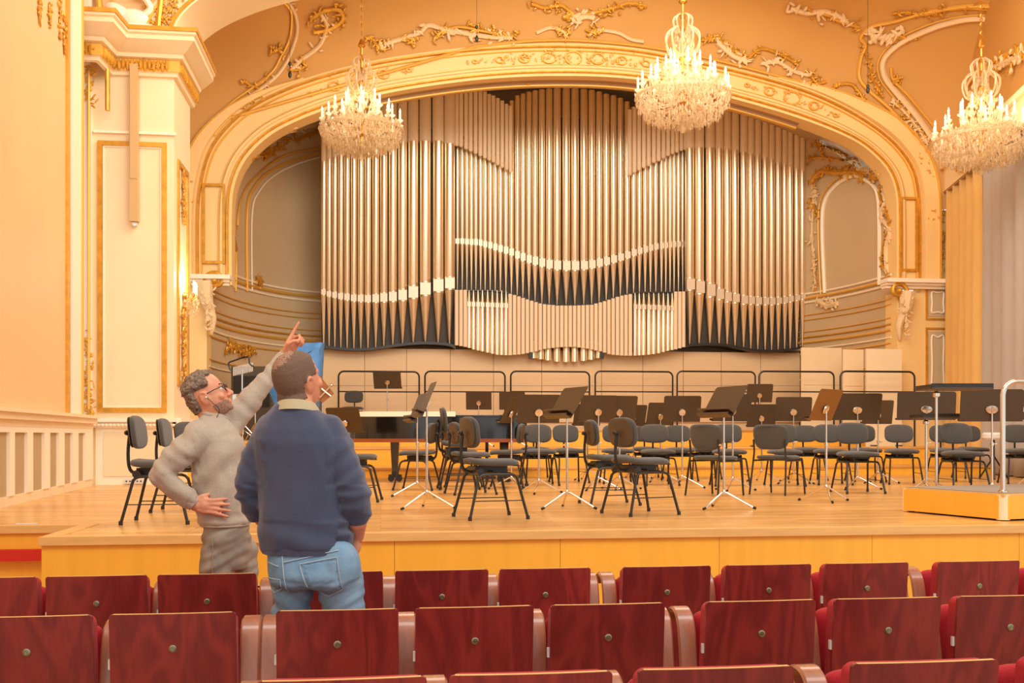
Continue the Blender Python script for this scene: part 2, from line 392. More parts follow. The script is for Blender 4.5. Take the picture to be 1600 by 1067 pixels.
wbox(m, -9, wlen, 0, .03, STZ, STZ+.10)
off(m.build('baseboard', 'cream', smooth=False), wl)
m = MB()
wbox(m, -9, wlen+.02, 0, .10, zt-.09, zt-.02); wbox(m, -9, wlen+.02, 0, .14, zt-.02, zt+.02); wbox(m, -9, wlen, 0, .05, zt-.16, zt-.09)
off(m.build('dado_rail', 'cream', bevel=.012), wl)
edges = [(-22, 8), (16, 36), (45, 63), (72, 86), (95, 108), (117, 128)]
ztop = at_d(80, 676, 12.0).z
cuts = []
for a, b in edges: cuts.append((sof(a), sof(b)))
pitch = cuts[1][0]-cuts[0][0]
s_ = cuts[0][0]
while s_ > -3: s_ -= .62; cuts.insert(0, (s_, s_+.40))
for a, b in cuts:
    m = MB(); wbox(m, a, b, .005, .012, STZ+.1, ztop); off(m.build('wainscot_panel', 'ivory_recess', smooth=False), wl)
for (a0, b0), (a1, b1) in zip(cuts, cuts[1:]):
    m = MB(); wbox(m, b0, a1, 0, .045, STZ+.1, zt-.16); off(m.build('stile', 'white', bevel=.006), wl)
m = MB(); wbox(m, cuts[-1][1], wlen, 0, .045, STZ+.1, zt-.16); off(m.build('stile', 'white', bevel=.006), wl)
m = MB(); wbox(m, cuts[0][0]-3, wlen, 0, .044, ztop, zt-.16); off(m.build('top_rail', 'white', bevel=.006), wl)
m = MB(); wbox(m, sof(102), sof(105.5), 0, .035, zt+.02, 8.2); off(m.build('gilt_strip', 'gold'), wl)
m = MB(); wbox(m, sof(106), sof(118), 0, .07, zt+.02, 8.2); off(m.build('pilaster_strip', 'white', bevel=.008), wl)
m = MB(); wbox(m, sof(118), sof(120), 0, .09, zt+.02, 8.2); off(m.build('gilt_strip', 'goldflat'), wl)

WGOLD = [(60, 8, 26), (76, 10, 34), (92, 0, 62), (99, 30, 80), (104, 50, 104)]
# ------------------------------------------------------------------ left pier
pier = struct('trim_1')
DP = 14.75                                                  # depth of the pier's front face (centre)
def xw(px, y): return at_y(px, HOR, y).x
PF = cw((205-800)/F*DP, DP).y                               # hall y of the front face
def pz(py): return EYE-(py-HOR)/F*at_y(205, HOR, PF).length*1.0 if False else at_y(205, py, PF).z
x0, x1 = xw(147, PF), xw(272, PF); PB = PF+1.25
def pb(name, mt, px0, px1, zlo, zhi, out, y=PF, depth=.05, bevel=0):
    m = MB(); xa, xb = xw(px0, y), xw(px1, y); slab(m, xa, xb, y-out, y-out+depth, zlo, zhi); return off(m.build(name, mt, bevel=bevel, smooth=bool(bevel)), pier)
ztc_ = pz(75)
m = MB(); slab(m, x0-1.6, x1, PF, PB, STZ, ztc_+.1); off(m.build('pier_shaft', 'cream', smooth=False), pier)
m = MB(); slab(m, x0-.25, x0-.02, PF-.16, PF, STZ, 13); off(m.build('pier_return', 'white', bevel=.02), pier)
zb = pz(655); zc = pz(88)
pb('pier_plinth', 'white', 150, 275, STZ, zb-.12, .03)
pb('plinth_panel', 'cream', 163, 260, STZ+.12, pz(674), .045, bevel=.01)
pb('dado_rail', 'white', 140, 277, zb-.12, zb-.04, .10, depth=.1, bevel=.02)
pb('dado_rail', 'white', 138, 279, zb-.04, zb+.02, .15, depth=.15, bevel=.02)
# small plaster beads along the rail
m = MB()
for k in range(22):
    m.ell((lerp(xw(145, PF), xw(274, PF), k/21), PF-.115, zb-.085), (.03, .025, .022), 8, 6)
off(m.build('bead_moulding', 'white', kind='stuff'), pier)
def frame_rect(px0, px1, zlo, zhi, wd_, mt, out, name='panel_frame'):
    xa, xb = xw(px0, PF), xw(px1, PF)
    for (a, b, c, d) in ((xa, xa+wd_, zlo, zhi), (xb-wd_, xb, zlo, zhi), (xa+wd_, xb-wd_, zlo, zlo+wd_), (xa+wd_, xb-wd_, zhi-wd_, zhi)):
        m = MB(); slab(m, a, b, PF-out, PF, c, d); off(m.build(name, mt, bevel=.01), pier)
frame_rect(153, 261, pz(644), pz(222), .065, 'gold', .04, 'gilt_frame')
frame_rect(161, 253, pz(637), pz(229), .02, 'white', .02, 'inner_bead')
pb('string_course', 'white', 147, 276, pz(210), pz(206), .045, depth=.045, bevel=.008)
# pier right face
def rb(name, mt, y0, y1, zlo, zhi, out=.03, bevel=.008):
    m = MB(); slab(m, x1, x1+out, y0, y1, zlo, zhi); return off(m.build(name, mt, bevel=bevel), pier)
for (a, b, c, d) in ((PF+.2, PF+.27, pz(600), pz(240)), (PF+.95, PF+1.02, pz(600), pz(240)), (PF+.27, PF+.95, pz(600), pz(600)+.07), (PF+.27, PF+.95, pz(240)-.07, pz(240))):
    rb('gilt_frame', 'gold', a, b, c, d, .03)
rb('dado_rail', 'white', PF-.1, PB, zb-.12, zb+.02, .12)
rb('pier_plinth', 'white', PF, PB, STZ, zb-.12, .03)
# leafy gilt drops on the side face
def leaves(m, p, n, spread, size, nrm, seed=0):
    rnd = random.Random(seed)
    a, b = frame(Vector(nrm))
    for k in range(n):
        q = Vector(p)+a*rnd.gauss(0, spread[0])+b*rnd.gauss(0, spread[1])+Vector(nrm)*size*.4
        ang = rnd.random()*PI; rot = Matrix.Rotation(ang, 3, Vector(nrm)) @ Vector(nrm).to_track_quat('Z', 'Y').to_matrix()
        m.ell(q, (size*(.5+rnd.random()*.9), size*(.22+.25*rnd.random()), size*.35), 6, 4, rot)
m = MB()
for k in range(26): leaves(m, (x1+.01, PF+.6, lerp(pz(590), pz(470), k/25)), 4, (.07, .04), .05, (1, 0, 0), k)
for k in range(18): leaves(m, (x1+.01, PF+.6, lerp(pz(330), pz(250), k/17)), 4, (.06, .04), .05, (1, 0, 0), 50+k)
off(m.build('gilt_leaf_drop', 'gold', kind='stuff'), pier)
m = MB()
xl = (xw(135, PF-.16)+xw(140, PF-.16))/2
for k in range(22): leaves(m, (xl+.02*math.sin(k*.9), PF-.17, lerp(pz(648), pz(530), (k/21)**1.2)), 4, (.05*(1.2-k/21), .04), .045, (0, -1, 0), 80+k)
for k in range(14): leaves(m, (xl+.03, PF-.17, lerp(pz(170), pz(100), k/13)), 3, (.04, .04), .04, (0, -1, 0), 120+k)
off(m.build('gilt_leaf_drop', 'gold', kind='stuff'), pier)
m = MB()
for px_, ya_, yb_ in WGOLD:
    for k in range(9):
        py_ = lerp(ya_, yb_, k/8); s_ = sof(px_); q = LW0+wdir*s_; dd = q.x*SA+q.y*CA; q.z = EYE-(py_-HOR)*dd/F
        leaves(m, q, 3, (.05*(1.1-k/10), .03), .04, tuple(wn), k+int(px_))
off(m.build('gilt_leaf_drop', 'gold', kind='stuff'), wl)
m = MB(); m.path([(xl+.02, PF-.19, pz(640)), (xl+.02, PF-.19, pz(120))], .022, 8); off(m.build('gilt_strip', 'goldflat'), pier)
m = MB()                                              # gilt volute under the cornice
cv = Vector((xw(150, PF-.2), PF-.22, pz(100)))
pts = [cv+Vector((math.cos(t)*(.16-.022*t), 0, math.sin(t)*(.16-.022*t))) for t in [k*.3 for k in range(22)]]
m.path(list(reversed(pts))+[pts[0]+Vector((.0-.0, 0, -.15*k)) for k in range(1, 6)], .035, 8)
off(m.build('gilt_volute', 'gold'), pier)
# cornice profile swept round the pier
prof = [(0, -.42), (.05, -.41), (.06, -.37), (.08, -.35), (.08, -.19), (.14, -.17), (.16, -.12), (.20, -.10), (.31, .0), (.34, .02), (.34, .08), (.37, .10), (.37, .15), (0, .17)]
prof_gold = [(.055, -.47), (.10, -.45), (.11, -.29), (.06, -.28)]
ztc = pz(75)
xl0, xl1 = xw(108, PF-.9), xw(160, PF-.35)
PLAN = [Vector((xl0-1.5, PF-.55, 0)), Vector((xw(150, PF-.55), PF-.55, 0)), Vector((x0+.22, PF, 0)), Vector((x1, PF, 0)), Vector((x1, PB+.1, 0))]
def sweep_plan(plan, prof, z, name, mt, par, closed_prof=True, bevel=0):
    rings = []
    n = len(plan)
    for i, p in enumerate(plan):
        if i == 0: t = (plan[1]-plan[0]).normalized(); nrm = Vector((t.y, -t.x, 0)); k = 1
        elif i == n-1: t = (plan[-1]-plan[-2]).normalized(); nrm = Vector((t.y, -t.x, 0)); k = 1
        else:
            t0 = (plan[i]-plan[i-1]).normalized(); t1 = (plan[i+1]-plan[i]).normalized()
            n0 = Vector((t0.y, -t0.x, 0)); n1 = Vector((t1.y, -t1.x, 0)); nrm = (n0+n1).normalized(); k = 1/max(.35, nrm.dot(n0))
        rings.append([p+nrm*o*k+Vector((0, 0, z+h)) for o, h in prof])
    return off(MB().rings(rings, closed=closed_prof).build(name, mt, angle=25), par)
sweep_plan(PLAN, prof, ztc, 'cornice', 'cream', pier)
sweep_plan(PLAN, [(.07, -.35), (.092, -.35), (.092, -.19), (.07, -.19)], ztc, 'gilt_frieze_band', 'goldflat', pier)
sweep_plan(PLAN, [(.355, .135), (.39, .135), (.39, .19), (.355, .19)], ztc, 'gilt_cornice_line', 'gold', pier)
m = MB()
for i in range(len(PLAN)-1):
    a, b = PLAN[i], PLAN[i+1]; L_ = (b-a).length; t = (b-a).normalized(); nn = Vector((t.y, -t.x, 0))
    for k in range(int(L_/.06)):
        q = a+t*(k*.06+.03)+nn*.10+Vector((0, 0, ztc-.28+.02*(k % 2)))
        m.ell(q, (.032, .03, .085), 6, 4)
        leaves(m, q, 2, (.04, .03), .03, nn, k)
off(m.build('gilt_egg_frieze', 'gold', kind='stuff'), pier)
# blocking course above cornice, transverse arch springing from it
m = MB(); slab(m, x0-1.6, x1-.05, PF+.02, PB, ztc+.17, 13); off(m.build('upper_wall', 'wall', smooth=False), pier)
TX, TH, TZ = 3.6, 1.75, ztc+.17
def tarch(a, grow): 
    hw = TX-x1+grow; return Vector((TX-hw*math.cos(a), 0, TZ+(TH+grow+1.1*max(0, min(1, (a-.8)/.7)))*math.sin(a)))
for nm, mt, secs in (('arch_face', 'cream', ((0, PB), (0, PF-.03), (.45, PF-.03), (.45, PF+.1))), ('gilt_arch_line', 'gold', ((.03, PF-.02), (.03, PF-.07), (.08, PF-.07), (.08, PF-.02))), ('gilt_arch_line', 'goldflat', ((.36, PF-.02), (.36, PF-.06), (.40, PF-.06), (.40, PF-.02)))):
    rings = [[tarch(k/60*2.35, g_)+Vector((0, y_, 0)) for g_, y_ in secs]+([Vector((tarch(k/60*2.35, .45).x, PF+.1, 13))] if nm == 'arch_face' else []) for k in range(61)]
    off(MB().rings(rings, closed=False).build(nm, mt, angle=30), pier)
m = MB()
for k in range(1, 24): leaves(m, tarch(k*.012, .22)+Vector((0, PF-.035, 0)), 4, (.07, .05), .045, (0, -1, 0), k+900)
off(m.build('gilt_leaf_drop', 'gold', kind='stuff'), pier)
# swan relief in gilt frame above the cornice
m = MB(); cs = Vector((xw(205, PF), PF-.05, pz(28)))
m.ell(cs+Vector((.02, 0, -.02)), (.24, .09, .13)); m.ell(cs+Vector((-.16, -.03, .05)), (.2, .06, .10), rot=Matrix.Rotation(.5, 3, 'Y'))
m.path(catmull([cs+Vector(v) for v in ((.17, 0, .02), (.28, -.02, .12), (.20, -.03, .26), (.08, -.03, .30), (.03, -.03, .42))]), .045, 8)
m.ell(cs+Vector((.05, -.01, -.15)), (.33, .07, .06)); off(m.build('swan_relief', 'white'), pier)
m = MB()
for sgn, px_ in ((-1, 160), (1, 247)):
    b = Vector((xw(px_, PF), PF-.03, ztc+.19))
    m.path(catmull([b+Vector((sgn*.02*k, 0, .22*k+.02*math.sin(k*2))) for k in range(7)]), .05, 8)
    for k in range(8): leaves(m, b+Vector((-sgn*.14, 0, .1+.1*k)), 3, (.04, .04), .04, (0, -1, 0), k)
off(m.build('gilt_relief_frame', 'gold'), pier)

# column loudspeaker on the pier
sp = thing('column_loudspeaker', 'slim beige column loudspeaker fixed high on the left pier', 'loudspeaker', (xw(212, PF), PF, pz(348)))
hs = pz(104)-pz(348)
m = MB(); m.box((0, -.075, hs/2), (.115, .11, hs)); m.build('cabinet', 'speaker', sp, bevel=.008)
m = MB(); m.box((0, -.135, hs*.62), (.095, .012, hs*.7)); m.build('grille', 'speaker', sp, bevel=.003)
m = MB(); m.box((0, -.06, -.03), (.07, .06, .05)); m.ell((0, -.10, -.05), (.02, .02, .025)); m.build('lower_bracket', 'whiteplastic', sp)
for k, px_ in enumerate((202, 219)):
    t = thing('wall_socket', ('left' if k == 0 else 'right')+' of two small white floor-level sockets on the left pier plinth', 'socket', (xw(px_, PF), PF-.045, STZ+.05))
    m = MB(); m.box((0, -.01, .0), (.11, .02, .07)); m.build('face_plate', 'whiteplastic', t, bevel=.004)
    m = MB(); m.box((-.025, -.022, 0), (.02, .006, .02)); m.box((.025, -.022, 0), (.02, .006, .02)); m.build('socket_hole', 'rubber', t)

# ------------------------------------------------------------------ great arch
OUT = [(303, 445), (303, 330), (310, 275), (323, 232), (345, 200), (375, 172), (420, 146), (480, 122), (560, 100), (650, 84), (760, 72), (870, 68), (980, 74), (1080, 92), (1180, 115), (1266, 141), (1331, 172), (1384, 208), (1412, 236), (1430, 265), (1438, 300), (1440, 345), (1440, 445)]
INN = [(362, 445), (362, 330), (366, 290), (380, 255), (405, 225), (440, 200), (500, 174), (570, 153), (650, 137), (760, 123), (870, 118), (980, 122), (1080, 138), (1180, 163), (1266, 190), (1331, 217), (1364, 240), (1388, 267), (1400, 300), (1402, 345), (1402, 445)]
def curve_w(pts, y): return catmull([at_y(px, py, y) for px, py in pts], 8)
def resample(pts, n):
    L = [0]
    for a, b in zip(pts, pts[1:]): L.append(L[-1]+(b-a).length)
    out = []; j = 0
    for i in range(n):
        t = L[-1]*i/(n-1)
        while j < len(L)-2 and L[j+1] < t: j += 1
        out.append(pts[j].lerp(pts[j+1], (t-L[j])/max(1e-9, L[j+1]-L[j])))
    return out
NA = 121
Oc = resample(curve_w(OUT, YA), NA); Ic = resample(curve_w(INN, YA), NA)
arch = struct('wall_back')
def AP(i, wfrac, dy): p = Oc[i].lerp(Ic[i], wfrac); return Vector((p.x, YA+dy, p.z))
def band(name, mt, ws, i0=0, i1=NA, par=arch, **kw):
    rings = [[AP(i, w_, dy) for w_, dy in ws] for i in range(i0, i1)]
    return off(MB().rings(rings, closed=False).build(name, mt, angle=30, **kw), par)
band('arch_face', 'archface', [(0, .25), (0, -.02), (.10, -.02), (.10, 0), (.20, 0), (.20, .03), (.68, .03), (.68, -.02), (.76, -.02), (.78, .01), (.90, .02), (1.0, .02), (1.0, .5)])
band('gilt_arch_line', 'gold', [(.07, -.015), (.085, -.07), (.13, -.07), (.145, .0)])
band('gilt_arch_line', 'goldflat', [(.185, .0), (.195, -.015), (.225, -.015), (.235, .03)])
band('gilt_arch_line', 'goldflat', [(.64, .03), (.655, -.02), (.69, -.02), (.70, .0)])
band('gilt_arch_line', 'gold', [(.84, .02), (.86, -.04), (.90, -.04), (.92, .02)])
def ibase(pts, dy, name, mt):
    return off(MB().rings([[Vector((p.x, YA+a, p.z)) for a in dy] for p in pts], closed=False).build(name, mt, angle=30), arch)
# soffit band behind the face (runs over the crown only)
i0, i1 = 33, 88
def inner(i, off_in, dy):                    # offset from inner curve towards the opening
    t = (Ic[min(i+1, NA-1)]-Ic[max(i-1, 0)]).normalized(); n = Vector((t.z, 0, -t.x))
    p = Ic[i]+n*off_in; return Vector((p.x, YA+dy, p.z))
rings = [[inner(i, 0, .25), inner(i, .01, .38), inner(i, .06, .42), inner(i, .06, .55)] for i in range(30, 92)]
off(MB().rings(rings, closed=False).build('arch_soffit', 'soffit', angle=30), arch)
rings = [[inner(i, .05, .42), inner(i, .045, .38), inner(i, .075, .38), inner(i, .085, .43), inner(i, .07, .5)] for i in range(30, 92)]
off(MB().rings(rings, closed=False).build('gilt_soffit_line', 'goldflat', angle=30), arch)
def outer(i, k, dy):
    t = (Oc[min(i+1, NA-1)]-Oc[max(i-1, 0)]).normalized(); n = Vector((-t.z, 0, t.x)); q = Oc[i]+n*k; return Vector((q.x, YA+dy, q.z))
for r0, r1, kk_ in ((0, 30, .30), (84, NA, .36)):
    fz_ = lambda i: max(.06, min(1, (i-r0)/16 if r0 else (r1-1-i)/16))
    for nm, mt, secs in (('outer_band', 'archface', ((0, -.02), (.02, -.13), (kk_, -.13), (kk_+.02, 0))), ('gilt_arch_line', 'goldflat', ((kk_-.04, -.12), (kk_-.04, -.16), (kk_, -.16), (kk_, -.12)))):
        off(MB().rings([[outer(i, a*fz_(i), b*(1 if fz_(i) > .9 else .3+.7*fz_(i))) for a, b in secs] for i in range(r0, r1)], closed=False).build(nm, mt, angle=30), arch)
    m = MB()
    for i in range(r0+(18 if r0 else 8), r1-(8 if r0 else 18)):
        if (i//3) % 2: leaves(m, outer(i, kk_/2, -.135), 3, (.07, .05), .035, (0, -1, 0), i)
    off(m.build('gilt_frieze', 'goldflat', kind='stuff'), arch)
# legs of the arch below the springing, with their panels
xLo, xLi = at_y(303, 445, YA).x, at_y(362, 445, YA).x
xRi, xRo = at_y(1402, 445, YA).x, at_y(1440, 445, YA).x
zsp = at_y(335, 445, YA).z; zsR = at_y(1420, 435, YA).z
xLc = at_y(323, 445, YA).x
for a, b in ((xLo-.5, xLc), (xRi, xRo+1.0)):
    m = MB(); slab(m, a, b, YA, YA+.5, STZ, zsp+.1); off(m.build('arch_pier', 'archface', smooth=False), arch)
m = MB(); slab(m, xRo-.02, xRo+1.2, YA, YA+.3, zsp+.1, 6.15); off(m.build('arch_pier', 'archface', smooth=False), arch)
def rect_frame(xa, xb, za, zb_, wd_, mt, par, y=YA, out=.03, name='gilt_frame'):
    for (a, b, c, d) in ((xa, xa+wd_, za, zb_), (xb-wd_, xb, za, zb_), (xa+wd_, xb-wd_, za, za+wd_), (xa+wd_, xb-wd_, zb_-wd_, zb_)):
        m = MB(); slab(m, a, b, y-out, y+.02, c, d); off(m.build(name, mt, bevel=.006), par)
zA = lambda px, py: at_y(px, py, YA).z
rect_frame(at_y(316, 300, YA).x, at_y(352, 300, YA).x, zA(335, 412), zA(335, 287), .05, 'gold', arch)
rect_frame(at_y(1406, 300, YA).x, at_y(1434, 300, YA).x, zA(1420, 424), zA(1420, 308), .05, 'gold', arch)
rect_frame(at_y(1446, 300, YA).x, at_y(1483, 300, YA).x, zA(1465, 500), zA(1465, 445), .035, 'gold', arch)
rect_frame(at_y(1446, 300, YA).x, at_y(1483, 300, YA).x, zA(1465, 622), zA(1465, 512), .035, 'gold', arch)
for za_, zb_ in ((495, 450), (617, 518)):
    xa, xb = at_y(1450, 300, YA).x, at_y(1479, 300, YA).x
    m = MB(); slab(m, xa, xb, YA-.012, YA, zA(1465, za_), zA(1465, zb_)); off(m.build('recessed_panel', 'apse', bevel=.004), arch)
    c = Vector(((xa+xb)/2, YA-.02, (zA(1465, za_)+zA(1465, zb_))/2)); hh = (zA(1465, zb_)-zA(1465, za_))/2-.08; hw = (xb-xa)/2-.07
    pts = catmull([c+Vector((hw*x, 0, hh*z)) for x, z in ((-.8, 1), (0, .93), (.8, 1), (1, .8), (.92, 0), (1, -.8), (.8, -1), (0, -.93), (-.8, -1), (-1, -.8), (-.92, 0), (-1, .8))], 4, True)
    off(MB().path(pts, .02, 6, closed=True).build('scroll_frame', 'white'), arch)
# ledges and corbels
def ledge(xa, xb, z, out=.22):
    for k, (o, h0, h1) in enumerate(((out*.45, -.16, -.10), (out*.7, -.10, -.05), (out, -.05, .03))):
        m = MB(); slab(m, xa-o*.3, xb+o*.3, YA-o, YA+.1, z+h0, z+h1); off(m.build('ledge_moulding', 'white', bevel=.012), arch)
ledge(at_y(303, 0, YA).x, at_y(356, 0, YA).x, zA(335, 434), .25)
ledge(at_y(1383, 0, YA).x, at_y(1490, 0, YA).x, zA(1430, 440), .25)
def corbel(px, py, sg):
    c = at_y(px, py, YA); c.y = YA-.14
    m = MB(); pts = [c+Vector((sg*math.cos(t)*(.19-.024*t), 0, math.sin(t)*(.19-.024*t))) for t in [k*.3 for k in range(20)]]
    m.path(list(reversed(pts)), .05, 8); m.ell(c, (.07, .12, .07)); off(m.build('gilt_volute', 'gold'), arch)
    m = MB(); m.path(catmull([c+Vector((sg*.2, 0, -.02)), c+Vector((sg*.16, .0, -.35)), c+Vector((sg*.05, .04, -.7)), c+Vector((sg*.08, .08, -1.0))]), [.17, .17, .16, .15, .14, .13, .12, .11, .1, .09, .08, .07, .07, .06, .05, .05, .04, .03, .02], 8)
    for k in range(10): leaves(m, c+Vector((sg*.12, -.1, -.2-.08*k)), 3, (.09*(1-k/12), .04), .06, (0, -1, 0), k)
    off(m.build('corbel', 'stucco'), arch)
corbel(338, 441, -1); corbel(1398, 456, 1)

# ------------------------------------------------------------------ cove and ceiling of the front bay
ceil = struct('ceiling')
def cove_point(i, v):
    p = Oc[i]; t = (Oc[min(i+1, NA-1)]-Oc[max(i-1, 0)]).normalized(); n = Vector((-t.z, 0, t.x))
    k = 2.1*math.sin(min(1, v)*PI/2)**1.15 if v > 0 else 0
    return Vector((p.x, YA, p.z))+n*k+Vector((0, -2.7*(1-math.cos(min(1, v)*PI/2))-max(0, v-1)*13.0+.0-.15*v, 0))
vs_ = [0, .06, .14, .24, .36, .5, .65, .82, 1.0, 1.3, 1.6, 1.85]
bmC = MB().rings([[cove_point(i, v) for v in vs_] for i in range(9, NA-9)], closed=False)
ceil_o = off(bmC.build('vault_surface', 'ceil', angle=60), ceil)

# ------------------------------------------------------------------ apse behind the arch
apse = struct('wall_apse')
xl_, xr_ = xLc-.02, xRi+.02
plan = []
for k in range(15):                                          # left quarter
    a = k/14*PI/2; plan.append(Vector((xl_+2.2*(1-math.cos(a)), YA+.25+4.3*math.sin(a), 0)))
for k in range(15):
    a = (14-k)/14*PI/2; plan.append(Vector((xr_-1.9*(1-math.cos(a)), YA+.25+4.3*math.sin(a), 0)))
Isorted = sorted([(p.x, p.z) for p in Ic[14:NA-14]])
def ztop_at(x):
    if x <= Isorted[0][0]: return Isorted[0][1]
    return interp(Isorted, x)
rings = []
for p in plan:
    zt_ = ztop_at(p.x)+.05+1.35*min(1, (p.y-YA)/3.5)+(1.2 if p.y > YA+4 else 0)
    rings.append([Vector((p.x, p.y, lerp(STZ, zt_, k/8)) ) for k in range(9)])
off(MB().rings(rings, closed=False).build('curved_wall', 'apse', angle=50), apse)
def vault_pt(i, y, k):
    p = Ic[i]; t = (Ic[min(i+1, NA-1)]-Ic[max(i-1, 0)]).normalized(); n = Vector((-t.z, 0, t.x)); q = p+n*k; return Vector((q.x, YA+y, q.z))
rings = [[vault_pt(i, .45, -.02), vault_pt(i, .9, .35), vault_pt(i, 2.6, .95), vault_pt(i, 5, 1.25)] for i in range(6, NA-6)]
off(MB().rings(rings, closed=False).build('apse_vault', 'apse', angle=50), apse)
# running mouldings
def plan_curve(z, out=.03, rng=None):
    pts = []
    for i, p in enumerate(plan):
        if rng and not (rng[0] <= i <= rng[1]): continue
        a = plan[max(i-1, 0)]; b = plan[min(i+1, len(plan)-1)]; t = (b-a).normalized(); n = Vector((t.y, -t.x, 0))
        pts.append(p+n*out+Vector((0, 0, z)))
    return pts
zp = lambda py: 1.49+(680-py)*23.6/1600
for py, r_, mt in ((452, .035, 'white'), (459, .05, 'goldflat'), (466, .035, 'white'), (486, .022, 'goldflat'), (494, .02, 'goldflat'), (513, .02, 'goldflat'), (522, .03, 'gold'), (530, .045, 'goldflat'), (541, .03, 'white'), (549, .03, 'goldflat'), (580, .02, 'goldflat'), (590, .02, 'white')):
    for rng in ((0, 13), (16, 29)):
        off(MB().path(plan_curve(zp(py), .02, rng), r_*.7, 6).build('running_moulding', mt), apse)

# ray casting on built surfaces, so that stucco sits on them
def bvh(*objs):
    vs = []; fs = []
    for o in objs:
        base = len(vs); vs += [v.co.copy() for v in o.data.vertices]; fs += [[base+i for i in p.vertices] for p in o.data.polygons]
    return BVHTree.FromPolygons(vs, fs)
S_ceil = bvh(ceil_o)
S_apse = bvh(*[o for o in apse.children if o.name.split('.')[0] in ('curved_wall', 'apse_vault')])
def hit(tree, px, py, lift=.03):
    o = Vector((0, 0, EYE)); d = ray_dir(px, py); h, n, i, dist = tree.ray_cast(o, d)
    if h is None: return None, None
    if n.dot(d) > 0: n = -n
    return h+n*lift, n
def scroll(tree, pix, r, mt, par, name, lift=.03, n=7, leaf=0, lsize=.06, curl=0, seed=1, taper=False):
    pp = catmull([Vector((x, y, 0)) for x, y in pix], n); pts = []; ns = []
    for q in pp:
        h, nn = hit(tree, q.x, q.y, lift)
        if h is not None: pts.append(h); ns.append(nn)
    if len(pts) < 3: return
    m = MB()
    if r:
        rr = [r*(1-.6*abs(2*i/(len(pts)-1)-1)**2) for i in range(len(pts))] if taper else r
        m.path(pts, rr, 6)
    rnd = random.Random(seed)
    if leaf:
        for k in range(leaf):
            i = rnd.randrange(len(pts)); leaves(m, pts[i], 2, (lsize*.9, lsize*.9), lsize, ns[i], seed*100+k)
    off(m.build(name, mt, kind='stuff' if leaf > 12 else None), par)
def scrolls_row(items, tree, par):
    for it in items: scroll(tree, *it[:3], par, it[3], **(it[4] if len(it) > 4 else {}))
g, wv = 'gold', 'stucco'
